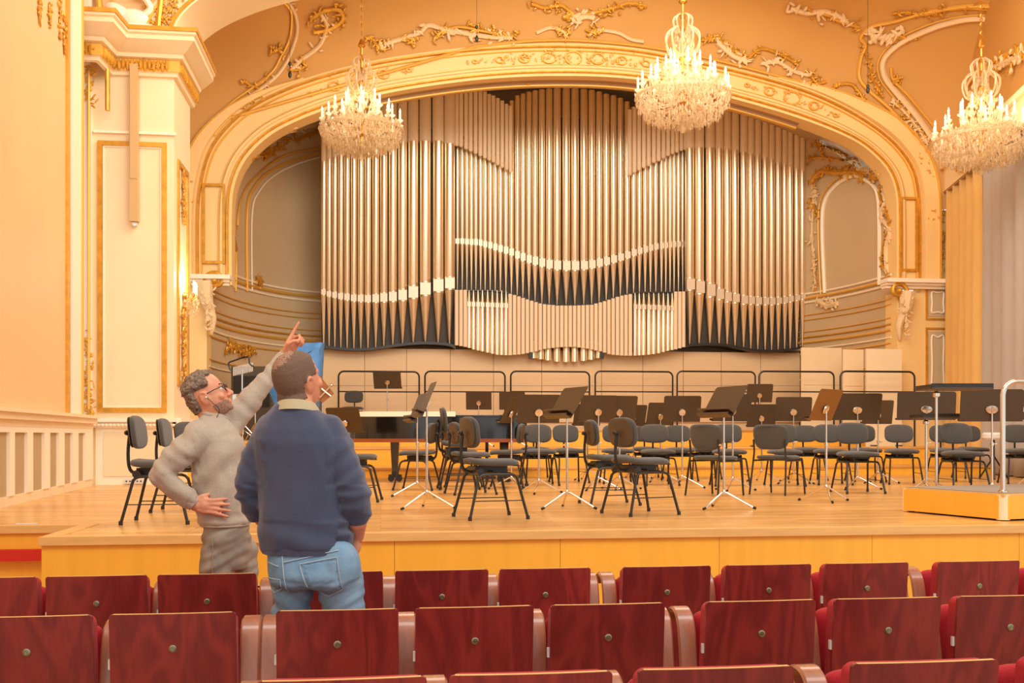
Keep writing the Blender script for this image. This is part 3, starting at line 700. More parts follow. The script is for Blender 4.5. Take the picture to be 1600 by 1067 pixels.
row = [
 # gilded line hugging the arch on the ceiling side
 ([(318, 250), (335, 212), (365, 180), (410, 152), (475, 127), (560, 104), (650, 87), (760, 71), (870, 63), (980, 70), (1080, 86), (1180, 110), (1266, 135), (1335, 166), (1392, 204), (1420, 236)], .03, 'goldflat', 'gilt_rib'),
 # left side: ribs curling towards the shell
 ([(310, 225), (340, 185), (400, 145), (440, 110), (462, 60), (462, 25), (445, -5)], .035, wv, 'stucco_rib', dict(leaf=10, lsize=.05)),
 ([(330, 190), (365, 158), (420, 118), (438, 90), (452, 60), (455, 20), (440, 0)], .025, 'goldflat', 'gilt_rib'),
 ([(500, 20), (510, 40), (500, 70), (470, 95), (455, 110)], .04, wv, 'stucco_scroll', dict(leaf=8)),
 ([(485, 30), (505, 18), (528, 15), (535, 30), (515, 45), (490, 50)], .05, g, 'gilt_scroll', dict(leaf=18, lsize=.06)),
 ([(440, 75), (432, 78), (425, 82)], .03, g, 'gilt_scroll', dict(leaf=8)),
 ([(380, 125), (395, 135), (408, 130), (420, 118)], .03, g, 'gilt_scroll', dict(leaf=8, lsize=.05)),
 ([(335, 195), (360, 178), (390, 160), (412, 150)], .02, g, 'gilt_scroll', dict(leaf=26, lsize=.045)),
 ([(455, 110), (470, 108), (478, 100), (468, 96)], .03, g, 'gilt_scroll', dict(leaf=6)),
 # white cartouches along the arch
 ([(600, 70), (625, 62), (655, 52), (670, 40), (700, 48), (760, 58), (800, 60)], .045, wv, 'stucco_scroll', dict(leaf=14, lsize=.08)),
 ([(570, 65), (578, 58), (590, 72), (600, 78)], .035, g, 'gilt_scroll', dict(leaf=12)),
 ([(635, 62), (645, 66), (652, 58)], .03, g, 'gilt_scroll', dict(leaf=10)),
 ([(678, 62), (690, 50), (715, 42), (745, 47), (775, 53)], .035, g, 'gilt_scroll', dict(leaf=22)),
 ([(830, 5), (850, 12), (875, 8), (890, 20), (880, 28), (905, 25), (930, 20), (960, 12), (985, 5), (1010, 10)], .04, g, 'gilt_scroll', dict(leaf=40, lsize=.06)),
 ([(900, 30), (915, 26), (928, 28)], .06, wv, 'stucco_shell', dict(leaf=10, lsize=.08)),
 ([(775, 53), (800, 55), (812, 50)], .03, g, 'gilt_scroll', dict(leaf=8)),
 ([(838, 52), (860, 44), (880, 50), (884, 60)], .035, wv, 'stucco_scroll'),
 ([(868, 48), (884, 50), (880, 58)], .03, g, 'gilt_scroll', dict(leaf=10)),
 ([(920, 55), (935, 48), (965, 52), (985, 62), (1005, 66)], .035, wv, 'stucco_scroll'),
 ([(918, 58), (925, 48), (932, 50)], .03, g, 'gilt_scroll', dict(leaf=10)),
 ([(1095, 62), (1120, 60), (1135, 75), (1150, 80)], .045, g, 'gilt_scroll', dict(leaf=24, lsize=.06)),
 ([(1150, 80), (1165, 92), (1190, 76), (1225, 88), (1245, 100)], .035, g, 'gilt_scroll', dict(leaf=16)),
 ([(1120, 66), (1145, 88), (1165, 95)], .06, wv, 'stucco_scroll', dict(leaf=10, lsize=.08)),
 ([(1190, 100), (1215, 98), (1240, 112), (1262, 118)], .04, wv, 'stucco_scroll', dict(leaf=14, lsize=.07)),
 ([(1270, 20), (1290, 22), (1310, 32), (1330, 38), (1342, 42)], .04, g, 'gilt_scroll', dict(leaf=18)),
 ([(1235, 12), (1260, 20), (1290, 18), (1320, 30)], .05, wv, 'stucco_scroll', dict(leaf=12, lsize=.08)),
 ([(1265, 115), (1275, 130), (1290, 128)], .03, g, 'gilt_scroll', dict(leaf=8)),
 ([(1298, 140), (1310, 132), (1330, 132), (1342, 145), (1350, 160)], .035, g, 'gilt_scroll', dict(leaf=10, lsize=.05)),
 # right side: ribs curling round the cove
 ([(1600, 12), (1520, 8), (1450, 18), (1400, 32), (1360, 42), (1345, 58), (1352, 70), (1345, 90), (1342, 120), (1356, 140), (1390, 170), (1420, 205), (1440, 240), (1452, 290)], .04, 'goldflat', 'gilt_rib'),
 ([(1600, 34), (1530, 28), (1480, 36), (1430, 55), (1400, 72), (1380, 95), (1382, 120), (1400, 145), (1430, 180), (1455, 215)], .06, wv, 'stucco_rib'),
 ([(1600, 28), (1530, 22), (1475, 30), (1425, 48), (1392, 68), (1372, 95), (1374, 122), (1392, 148), (1422, 184)], .02, 'goldflat', 'gilt_rib'),
 ([(1392, 105), (1396, 125), (1420, 150), (1445, 180), (1466, 205)], .03, 'goldflat', 'gilt_rib'),
 ([(1395, 20), (1420, 18), (1445, 22), (1480, 14), (1530, 12), (1575, 22)], .03, g, 'gilt_scroll', dict(leaf=30, lsize=.055)),
 ([(1395, 60), (1405, 55), (1420, 62)], .04, g, 'gilt_scroll', dict(leaf=14)),
 ([(1354, 45), (1366, 55), (1385, 58), (1398, 52)], .06, wv, 'stucco_shell', dict(leaf=14, lsize=.1)),
 ([(1350, 75), (1358, 100), (1364, 125), (1378, 150)], .03, g, 'gilt_scroll', dict(leaf=22, lsize=.055)),
 ([(1392, 158), (1410, 172), (1430, 196), (1448, 222)], .03, wv, 'stucco_scroll', dict(leaf=24, lsize=.05)),
 ([(1400, 160), (1425, 190), (1450, 218)], .02, g, 'gilt_scroll', dict(leaf=18, lsize=.05)),
 ([(1400, 122), (1398, 128)], .03, g, 'gilt_scroll', dict(leaf=10, lsize=.05)),
 ([(1436, 225), (1442, 240), (1448, 262)], .03, g, 'gilt_scroll', dict(leaf=12, lsize=.05)),
]
row = [r if len(r) > 4 else r+({},) for r in row]
for k, it in enumerate(row): scroll(S_ceil, it[0], it[1], it[2], ceil, it[3], **dict(it[4], seed=k+1))
# carved frieze in the crown of the arch face
m = MB()
for k in range(-13, 14):
    i = 60+k
    c = AP(i, .44, .0)
    s_ = 1.0-abs(k)/16
    if k % 3 == 0: m.path([c+Vector((.17*s_*math.cos(a), 0, .13*s_*math.sin(a))) for a in [j*.5 for j in range(13)]], .018, 5)
    leaves(m, c, 5 if abs(k) < 9 else 2, (.12, .10*s_), .04, (0, -1, 0), k+50)
off(m.build('gilt_frieze', 'goldflat', kind='stuff'), arch)
for cpx in (34, 88):
    m = MB()
    for k in range(-6, 7):
        c = AP(cpx+k, .44, .0); s_ = 1-abs(k)/8
        if k % 3 == 0: m.path([c+Vector((.17*s_*math.cos(a), 0, .13*s_*math.sin(a))) for a in [j*.5 for j in range(13)]], .018, 5)
        leaves(m, c, 4, (.10, .10*s_), .035, (0, -1, 0), k+350)
    off(m.build('gilt_frieze', 'goldflat', kind='stuff'), arch)

arow = [
 ([(362, 330), (372, 262), (392, 236), (420, 216), (455, 206), (498, 192)], .05, wv, 'stucco_scroll', dict(leaf=26, lsize=.07)),
 ([(376, 240), (392, 246), (415, 240), (438, 228)], .06, g, 'gilt_scroll', dict(leaf=34, lsize=.075)),
 ([(440, 215), (462, 218), (480, 212), (498, 204)], .035, g, 'gilt_scroll', dict(leaf=12)),
 ([(384, 455), (384, 330), (396, 292), (420, 268), (455, 252), (499, 240)], .035, 'goldflat', 'gilt_rib'),
 ([(392, 455), (392, 335), (404, 298), (428, 274), (460, 258), (499, 246)], .02, 'white', 'stucco_rib'),
 ([(366, 455), (370, 340), (380, 300), (400, 275), (440, 245), (499, 232)], .03, 'goldflat', 'gilt_rib'),
 ([(398, 440), (405, 436), (402, 446)], .04, g, 'gilt_scroll', dict(leaf=10)),
 ([(350, 550), (358, 540), (370, 545), (385, 552), (392, 545)], .04, g, 'gilt_scroll', dict(leaf=34, lsize=.07)),
 # right niche surround
 ([(1290, 458), (1286, 360), (1290, 315), (1310, 288), (1335, 275), (1352, 280), (1372, 300), (1376, 350), (1376, 445)], .045, 'white', 'niche_rib'),
 ([(1284, 460), (1280, 360), (1284, 312), (1304, 284), (1325, 275)], .02, 'goldflat', 'gilt_rib'),
 ([(1270, 285), (1285, 268), (1310, 270), (1335, 268), (1352, 275)], .07, g, 'gilt_scroll', dict(leaf=44, lsize=.075)),
 ([(1320, 276), (1350, 266), (1378, 282), (1384, 310), (1380, 340), (1392, 360), (1386, 390), (1388, 425)], .045, wv, 'stucco_scroll', dict(leaf=30, lsize=.06)),
 ([(1362, 258), (1366, 272), (1370, 282)], .05, g, 'gilt_scroll', dict(leaf=20, lsize=.07)),
 ([(1378, 290), (1376, 305), (1386, 330), (1392, 350), (1384, 375), (1380, 410), (1388, 428)], .03, g, 'gilt_scroll', dict(leaf=22, lsize=.05)),
 ([(1264, 250), (1285, 246), (1310, 250), (1340, 248)], .035, g, 'gilt_scroll', dict(leaf=16)),
 ([(1276, 225), (1300, 232), (1325, 242)], .035, g, 'gilt_scroll', dict(leaf=20)),
 ([(1268, 330), (1276, 300), (1270, 352), (1272, 400), (1276, 450)], .03, wv, 'stucco_scroll', dict(leaf=20, lsize=.07)),
 ([(1266, 315), (1272, 320), (1280, 335)], .03, g, 'gilt_scroll', dict(leaf=20, lsize=.06)),
 ([(1274, 400), (1275, 430), (1276, 458)], .02, g, 'gilt_scroll', dict(leaf=14, lsize=.045)),
 ([(1280, 470), (1295, 478), (1310, 474)], .06, wv, 'stucco_scroll', dict(leaf=14, lsize=.08)),
 ([(820, 131), (850, 128), (890, 126), (930, 130), (975, 136)], .04, g, 'gilt_scroll', dict(leaf=20)),
]
arow = [r if len(r) > 4 else r+({},) for r in arow]
for k, it in enumerate(arow): scroll(S_apse, it[0], it[1], it[2], apse, it[3], **dict(it[4], seed=k+201))
# door/blank board and dark opening on the left behind the platform
# ------------------------------------------------------------------ right wall, window bay and curtains
RW0 = at_y(1487, 300, YA); RW0.z = 0
RW1 = cw((1700-800)/F*14.6, 14.6)
rd = (RW1-RW0).normalized(); rn = Vector((rd.y, -rd.x, 0)); 
if rn.x > 0: rn = -rn
ROTR = Matrix.Rotation(math.atan2(rd.y, rd.x), 3, 'Z')
wr = struct('wall_right')
def rbox(m, s0, s1, o0, o1, z0, z1):
    c = RW0+rd*((s0+s1)/2)+rn*((o0+o1)/2); c.z = (z0+z1)/2; m.box(c, (s1-s0, abs(o1-o0), z1-z0), ROTR)
def rat(px, py):
    p, s = ray_line(px, RW0, RW1); dd = p.x*SA+p.y*CA
    return s*(RW1-RW0).length, EYE-(py-HOR)/F*dd
s0, zv = rat(1500, 292)
m = MB(); rbox(m, -.3, 9, -.5, -.2, STZ, 12); off(m.build('wall_surface', 'wall', smooth=False), wr)
m = MB(); rbox(m, -.1, .12, -.2, .05, STZ, zv+.6); off(m.build('window_jamb', 'white', bevel=.02), wr)
m = MB(); rbox(m, .12, 9, -.2, .22, zv, zv+.45); rbox(m, .1, 9, -.2, .30, zv+.45, zv+.55); off(m.build('pelmet', 'cream', bevel=.02), wr)
m = MB(); rbox(m, .12, 9, .0, .20, zv-.03, zv); off(m.build('curtain_track', 'soffit', smooth=False), wr)
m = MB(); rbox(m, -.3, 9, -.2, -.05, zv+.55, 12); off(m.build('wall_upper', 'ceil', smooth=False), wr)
S_wr = bvh(*[o for o in wr.children])
for k, it in enumerate([
  ([(1482, 215), (1490, 175), (1508, 140), (1535, 112), (1570, 88), (1610, 72)], .045, 'goldflat', 'gilt_rib'),
  ([(1500, 250), (1500, 262), (1520, 262)], .06, g, 'gilt_scroll', dict(leaf=10)),
  ([(1540, 118), (1565, 102), (1600, 88)], .07, wv, 'stucco_scroll', dict(leaf=16, lsize=.09)),
  ([(1560, 105), (1580, 95), (1605, 82)], .05, g, 'gilt_scroll', dict(leaf=30, lsize=.08)),
  ]):
    it = it if len(it) > 4 else it+({},)
    scroll(S_wr, it[0], it[1], it[2], wr, it[3], **dict(it[4], seed=k+401))
m = MB(); cb = at_y(1474, 430, YA-.05)
for k in range(46):
    q = at_y(1471+3*math.sin(k*.7), lerp(262, 420, k/45), YA-.03); leaves(m, q, 3, (.05, .04), .04, (0, -1, 0), 700+k)
off(m.build('gilt_leaf_drop', 'goldflat', kind='stuff'), arch)
def curtain(name, label, px0, px1, mt, out, folds, amp):
    sa, sb = rat(px0, 400)[0], rat(px1, 400)[0]; ztp = zv-.02; n = folds*10; rnd = random.Random(folds)
    rings = []
    ph = [rnd.uniform(-.5, .5) for _ in range(folds+2)]
    for zi in range(13):
        f = zi/12; z = lerp(ztp, STZ+.02, f); row = []
        for k in range(n+1):
            u = k/n; wv_ = math.sin(u*folds*2*PI+ph[int(u*folds)]*.0+.5*math.sin(u*9+f*2))
            o_ = out+amp*(.55+.6*f)*wv_+.02*math.sin(u*31)
            p = RW0+rd*lerp(sa, sb, u)+rn*o_; row.append(Vector((p.x, p.y, z)))
        rings.append(row)
    o = MB().rings(rings, closed=False).build(name, mt, angle=180); 
    md = o.modifiers.new('s', 'SOLIDIFY'); md.thickness = .008
    o['label'] = label; o['category'] = 'curtain'; return o
curtain('curtain', 'narrow yellow curtain hanging in folds at the left end of the window', 1493, 1547, 'curtyellow', .15, 5, .07)
curtain('curtain', 'wide pale grey curtain hanging beside the yellow one at the right edge', 1545, 1700, 'curtgrey', .09, 8, .055)

# ------------------------------------------------------------------ organ
org = thing('pipe_organ', 'great pipe organ with waving rows of shining metal pipes filling the arch', 'organ', (at_y(885, 400, YO).x, YO, 0))
def ox(px, dy=0): return at_y(px, HOR, YO+dy).x
def oz(px, py, dy=0): return at_y(px, py, YO+dy).z
def pxr(px, wpx, dy=0): return (ox(px+wpx/2, dy)-ox(px-wpx/2, dy))/2
def pipe(px, wpx, y_tip, y_m, hm, y_top, dy=0, sleeve=None, invert=False):
    x = ox(px, dy); r = pxr(px, wpx*.94, dy); yy = YO+dy
    zt_, zm, zp_ = oz(px, y_top, dy), oz(px, y_m, dy), oz(px, y_tip, dy); h = abs(oz(px, y_m-hm, dy)-zm)
    if not invert:
        prof = [(r*.16, zp_), (r*.22, zp_+.02), (r*.96, zm-h*.62), (r, zm-h*.58), (r, zt_), (r*.86, zt_+.001), (r*.84, zt_-.05)]
    else:
        prof = [(r*.16, zp_), (r*.96, zm+h*.62), (r, zm+h*.58), (r, zt_), (r*.85, zt_), (r*.85, zt_+.05)]
    o = off(MB().lathe(prof, (x, yy, 0), 14).build('organ_pipe', 'pipe', angle=50), org)
    q = MB()
    # flat mouth plate, upper lip arch and lower lip
    q.box((x, yy-r*.93, zm), (r*1.78, r*.26, h*.92)); mo = q.build('mouth_plate', 'mouth', smooth=False)
    q = MB(); sgn = 1 if not invert else -1
    q.lathe([(r*1.03, -h*.04), (r*1.06, 0), (r*1.03, h*.05)], (x, yy, zm+sgn*h*.52), 14); upl = q.build('upper_lip', 'pipe'); q = MB(); q.lathe([(r*.9, -h*.05), (r*1.06, 0), (r*1.05, h*.06)], (x, yy, zm-sgn*h*.56), 14)
    lip = q.build('lower_lip', 'pipe')
    for c in (mo, upl, lip):
        c.parent = o; c.matrix_parent_inverse = o.matrix_parent_inverse.copy() if False else (Matrix.Translation(org.location)).inverted() @ Matrix.Identity(4)
        c.parent = o; c.matrix_parent_inverse = Matrix.Identity(4)
        # o sits at hall origin once its own inverse is applied
    if sleeve is not None:
        zs = oz(px, sleeve, dy)
        off(MB().lathe([(r*1.03, zs), (r*1.03, zt_+.0), (r*.9, zt_+.0), (r*.9, zt_-.08)], (x, yy, 0), 14).build('pipe_extension', 'sleeve', angle=50), org)
def widths(xs):
    out = []
    for i, x in enumerate(xs):
        a = xs[i-1] if i else 2*x-xs[1]; b = xs[i+1] if i < len(xs)-1 else 2*x-xs[-2]
        out.append((b-a)/2)
    return out
k1 = lambda u: 480+u/4.268
LX = [k1(u) for u in (110, 146, 184, 224, 266, 311, 357, 405, 457, 511, 571, 636, 707, 787, 873, 949)]
LM = [350+v/4.268 for v in (455, 468, 475, 483, 489, 495, 498, 500, 498, 493, 487, 477, 458, 436, 413, 398)]
LT = [350+v/4.268 for v in (815, 815, 822, 825, 828, 830, 830, 828, 823, 815, 805, 797, 790, 787, 790, 797)]
LH = [9, 9, 9.5, 10, 10.5, 11, 11, 11.5, 13, 14, 15, 17, 19, 20, 20, 18]
ltop = [(505, 190), (560, 168), (629, 146), (645, 142), (664, 139), (684, 136), (703, 134)]
lsl = [(505, 253), (514, 249), (523, 246), (560, 236), (600, 226), (629, 222), (690, 222), (703, 226)]
for x, w_, m_, t_, h_ in zip(LX, widths(LX), LM, LT, LH): pipe(x, w_, t_, m_, h_, interp(ltop, x), -.25, interp(lsl, x))
k2 = lambda u: 1000+u/4.268
RX = [k2(u) for u in (330, 394, 465, 527, 581, 633, 690, 738, 785, 834, 877, 921, 964, 1001, 1044, 1082)]
RM = [350+v/4.268 for v in (405, 425, 445, 470, 488, 497, 508, 512, 515, 517, 517, 513, 508, 500, 493, 485)]
RT = [350+v/4.268 for v in (802, 797, 795, 797, 802, 812, 822, 832, 838, 840, 842, 840, 835, 832, 825, 815)]
RH = [18, 20, 20, 17, 15, 14, 13, 12, 12, 11, 11, 10.5, 10, 10, 9, 9]
rtop = [(1077, 152), (1105, 155), (1119, 159), (1133, 161.5), (1146, 163), (1159, 168), (1170, 173), (1181, 177), (1192, 181), (1203, 187), (1213, 191), (1223, 195.5), (1233, 199.5), (1243.5, 204), (1252, 208.7)]
rsl = [(1077, 233), (1092, 232), (1104, 231.5), (1119, 233), (1133, 234), (1146, 235.5), (1159, 238), (1170, 240.7), (1181, 243), (1192, 246.4), (1203, 250), (1213, 254), (1223, 257), (1233, 261), (1243.5, 264), (1252, 267.7)]
for x, w_, m_, t_, h_ in zip(RX, widths(RX), RM, RT, RH): pipe(x, w_, t_, m_, h_, interp(rtop, x), -.25, interp(rsl, x))
k3 = lambda u: 700+u/3.953
CXu = [57, 87, 116, 144, 172, 201, 229, 260, 291, 323, 357, 391, 427, 462, 499, 537, 579, 624, 673, 729, 783, 838, 887, 933, 977, 1021, 1064, 1106, 1146, 1182, 1217, 1250, 1283, 1318, 1345, 1371, 1396, 1423, 1450]
CMv = [187, 187, 190, 192, 193, 197, 206, 212, 223, 233, 243, 255, 272, 285, 298, 309, 320, 330, 337, 340, 340, 337, 330, 320, 310, 298, 286, 272, 258, 246, 236, 227, 220, 215, 211, 208, 206, 205, 203]
CFt = [(57, 487), (260, 487), (357, 500), (427, 520), (499, 545), (579, 570), (673, 580), (783, 580), (887, 575), (977, 550), (1064, 520), (1182, 500), (1450, 497)]
CX = [k3(u) for u in CXu]
ctop = [(780, 175), (797, 160), (806, 151), (816, 147.6), (825, 145), (834.5, 142.7), (845, 141), (869, 138.8), (883, 138.8), (897, 139.4), (910, 140.4), (923, 141.7), (935, 144), (946, 147.6), (957.5, 150), (968, 153.5), (978, 158.5), (990, 168), (1000, 200)]
ubot = [(698, 225), (720, 230), (743, 241), (764, 251), (771, 254), (777.7, 258.5), (784.6, 262.5), (791.5, 266), (797.7, 270)]
urbot = [(983.8, 274.6), (991, 271), (998.5, 267), (1006, 263), (1013.6, 260), (1021.5, 255), (1029, 252), (1036.6, 248), (1043.8, 244), (1051, 241), (1057.6, 238.5), (1064.5, 236), (1071, 235), (1084, 232)]
for i, (x, w_, v) in enumerate(zip(CX, widths(CX), CMv)):
    big = 1-min(1, abs(x-884)/170)
    if x < 797: top = interp(ubot, x)-12
    elif x > 990: top = interp(urbot, x)-12
    else: top = interp(ctop, x)
    pipe(x, w_, 330+interp(CFt, CXu[i])/3.953, 330+v/3.953, 8.5+6.5*big, top, 0)
UX = [698, 706, 713.7, 720.6, 728.2, 735.4, 743, 750.5, 757.6, 764.5, 771, 777.7, 784.6, 791.5, 797.7]
utop = [(698, 133), (706, 133), (728, 136), (743, 139), (757, 143.5), (764, 147.6), (771, 150), (777.7, 154), (784.6, 158), (791.5, 163), (797.7, 166)]
URX = [983.8, 991.3, 998.5, 1006, 1013.6, 1021.5, 1029, 1036.6, 1043.8, 1051, 1057.6, 1064.5, 1071]
urtop = [(983.8, 172), (991, 168), (1006, 160), (1030, 152), (1050, 150), (1071, 152)]
def short(px, w_, yb_, yt_, dy):
    x = ox(px, dy); r = pxr(px, w_*.92, dy); zb_, zt_ = oz(px, yb_, dy), oz(px, yt_, dy)
    off(MB().lathe([(r*.4, zb_), (r, zb_+.03), (r, zt_), (r*.86, zt_), (r*.86, zt_-.08)], (x, YO+dy, 0), 12).build('short_pipe', 'sleeve', angle=50), org)
for xs_, bt, tp in ((UX, ubot, utop), (URX, urbot, urtop)):
    for x, w_ in zip(xs_, widths(xs_)): short(x, w_, interp(bt, x), interp(tp, x), -.22)
# lower tier of plain hanging tubes with two groups of upturned pipes
lb = [(57, 828), (116, 840), (160, 855), (230, 870), (300, 887), (370, 890), (440, 885), (500, 875), (545, 865), (600, 850), (690, 840), (780, 838), (870, 850), (950, 868), (1000, 885), (1080, 892), (1160, 892), (1240, 887), (1300, 878), (1360, 862), (1420, 850), (1460, 838)]
G1 = [130, 157, 185, 212, 244, 273, 303, 331, 358]; G2 = [1155, 1181, 1208, 1240, 1270, 1301, 1330, 1358, 1384]
def tube(px, w_, yb_, yt_, dy, mt='sleeve', name='hanging_tube'):
    x = ox(px, dy); r = pxr(px, w_*.92, dy); zb_, zt_ = oz(px, yb_, dy), oz(px, yt_, dy)
    off(MB().lathe([(r*.8, zb_+.03), (r*.85, zb_), (r, zb_), (r, zt_), (r*.6, zt_)], (x, YO+dy, 0), 12).build(name, mt, angle=50), org)
for u in (53, 80, 106): tube(k3(u), 6.6, 330+interp(lb, u)/3.953, 330+interp(CFt, u)/3.953, -.5)
u = 384
mid = []
while u < 1135: mid.append(u); u += 26.5
for u in mid: tube(k3(u), 6.6, 330+interp(lb, u)/3.953, 330+(interp(CFt, u)+4)/3.953, -.5)
for u in (1406, 1431, 1455): tube(k3(u), 6.2, 330+interp(lb, u)/3.953, 330+interp(CFt, u)/3.953, -.5)
for G, my in ((G1, 580), (G2, 597)):
    for i, u in enumerate(G):
        wv2 = widths(G)[i]/3.953
        yt_ = 330+(my-92)/3.953
        x = k3(u)
        pipe(x, wv2, yt_, 330+(my+(u-G[4])*.045)/3.953, 7.5, 330+interp(lb, u)/3.953, -.5, invert=True)
for u, v in zip((527, 571, 617, 672, 729, 782, 837, 884, 931), (908, 915, 922, 930, 932, 930, 925, 918, 908)):
    tube(k3(u), 12.5, 330+v/3.953, 330+800/3.953, -.30, 'pipe', 'bass_tube')
# back boards and waving ledges
def board(name, pxs, top_f, bot_f, dy, mt, th=.04):
    rings = []
    for px in pxs:
        a, b = oz(px, top_f(px), dy), oz(px, bot_f(px), dy); x = ox(px, dy)
        rings.append([Vector((x, YO+dy, b)), Vector((x, YO+dy, a)), Vector((x, YO+dy+th, a)), Vector((x, YO+dy+th, b))])
    off(MB().rings(rings).build(name, mt, angle=30), org)
lt = list(zip(LX, LT)); rt = list(zip(RX, RT))
lt = [(501, 541)]+lt+[(712, 541)]; rt = [(1069, 541)]+rt+[(1257, 540)]
rngf = lambda a, b, n: [lerp(a, b, i/n) for i in range(n+1)]
board('back_board', rngf(502, 711, 20), lambda p: interp(lsl, p)-20, lambda p: interp(lt, p), -.12, 'organdark')
board('back_board', rngf(1070, 1256, 20), lambda p: interp(rsl, p)-20, lambda p: interp(rt, p), -.12, 'organdark')
board('back_board', rngf(710, 1071, 30), lambda p: interp(ctop, p)+45 if 797 < p < 990 else (interp(ubot, p)-20 if p < 797 else interp(urbot, p)-20), lambda p: 330+interp(CFt, (p-700)*3.953)/3.953+2, .14, 'organdark')
board('wave_ledge', rngf(500, 712, 30), lambda p: interp(lt, p)-.6, lambda p: interp(lt, p)+3.2, -.45, 'blackmetal', .5)
board('wave_ledge', rngf(1068, 1253, 30), lambda p: interp(rt, p)-.6, lambda p: interp(rt, p)+3.2, -.45, 'blackmetal', .5)
board('wave_ledge', rngf(711, 1070, 40), lambda p: 330+interp(CFt, (p-700)*3.953)/3.953-.4, lambda p: 330+interp(CFt, (p-700)*3.953)/3.953+1.2, -.40, 'blackmetal', .5)
board('lower_board', rngf(713, 1068, 40), lambda p: 330+interp(CFt, (p-700)*3.953)/3.953+2, lambda p: 330+interp(lb, (p-700)*3.953)/3.953-4, -.36, 'organdark')
m = MB()
for u in (509, 950): m.box((ox(k3(u), -.5), YO-.5, oz(k3(u), 330+893/3.953, -.5)), (.08, .1, .14))
off(m.build('tube_bracket', 'blackmetal'), org)
# painted base wall under the organ, made of panels
basew = struct('wall_organ_base')
seams = [503, 570, 635, 703, 770, 845, 938, 1002, 1065, 1124, 1185, 1249]
for a, b in zip(seams, seams[1:]):
    for (yy0, yy1) in ((530, 603), (603, 660)):
        m = MB(); slab(m, ox(a)+.006, ox(b)-.006, YO-.14, YO-.08, oz(a, yy1)+.006, min(oz(a, yy0), 3.46))
        off(m.build('wall_panel', 'organwall', smooth=False), basew)
m = MB(); slab(m, ox(503), ox(1249), YO-.08, YO-.04, STZ, 3.46); off(m.build('backing_wall', 'organwall', smooth=False), basew)
off((lambda m: (slab(m, ox(1246), ox(1250), YO-.9, YO-.1, STZ, 3.5), m.build('end_board', 'groove', smooth=False))[1])(MB()), basew)
# acoustic screens at right
for k, (a, b, t_, yy_, lab) in enumerate(((1251, 1315, 543, 21.6, 'cream acoustic screen next to the right end of the organ base'), (1316, 1349, 546, 20.6, 'narrow cream acoustic screen, middle one of three at right'), (1352, 1409, 545, 19.6, 'cream acoustic screen standing furthest right near the arch pier'))):
    zb0 = 1.6 if yy_ > 20.4 else 1.27
    t = thing('acoustic_screen', lab, 'screen', (at_y((a+b)/2, 600, yy_).x, yy_, zb0), group='cream acoustic screens')
    hw = (at_y(b, 600, yy_).x-at_y(a, 600, yy_).x)/2-.01; ht = at_y(a, t_, yy_).z-zb0
    m = MB(); m.box((0, 0, ht/2), (2*hw, .05, ht)); m.build('screen_panel', 'cream', t, bevel=.006)
    m = MB(); m.box((0, -.03, ht*.55), (2*hw-.1, .008, .012)); m.build('panel_seam', 'organwall', t)
    m = MB(); m.box((-hw*.7, 0, .012), (.06, .4, .024)); m.box((hw*.7, 0, .012), (.06, .4, .024)); m.build('foot', 'blackmetal', t)
# railing hoops
YR = 22.9
hoops = [(529, 655), (664, 789), (798, 921), (930, 1051), (1058, 1180), (1186, 1303), (1313, 1429)]
ordn = ['first', 'second', 'third', 'fourth', 'fifth', 'sixth', 'seventh', 'eighth', 'ninth', 'tenth', 'eleventh', 'twelfth']
for k, (a, b) in enumerate(hoops):
    yr = YR if k < 5 else (20.95 if k == 5 else 19.2); zb0 = 1.6 if yr > 20.4 else 1.27
    xa, xb = at_y(a, 600, yr).x, at_y(b, 600, yr).x; zt_ = at_y((a+b)/2, 580.5, yr).z; zm_ = at_y((a+b)/2, 612, yr).z
    t = thing('railing_hoop', 'black tubular railing hoop on the top tier, '+ordn[k]+' from the left', 'railing', ((xa+xb)/2, yr, zb0), group='black railing hoops before the organ base')
    hw = (xb-xa)/2; H = zt_-zb0
    pts = [(-hw, 0, 0), (-hw, 0, H-.12)]+[(-hw+.12-.12*math.cos(j*PI/10), 0, H-.12+.12*math.sin(j*PI/10)) for j in range(1, 6)]+[(hw-.12+.12*math.sin(j*PI/10), 0, H-.12+.12*math.cos(j*PI/10)) for j in range(0, 6)]+[(hw, 0, 0)]
    m = MB(); m.path(pts, .02, 8, up=Vector((0, 1, 0))); m.build('hoop_tube', 'blackmetal', t)
    m = MB(); m.path([(-hw, 0, zm_-zb0), (hw, 0, zm_-zb0)], .016, 6); m.build('cross_bar', 'blackmetal', t)

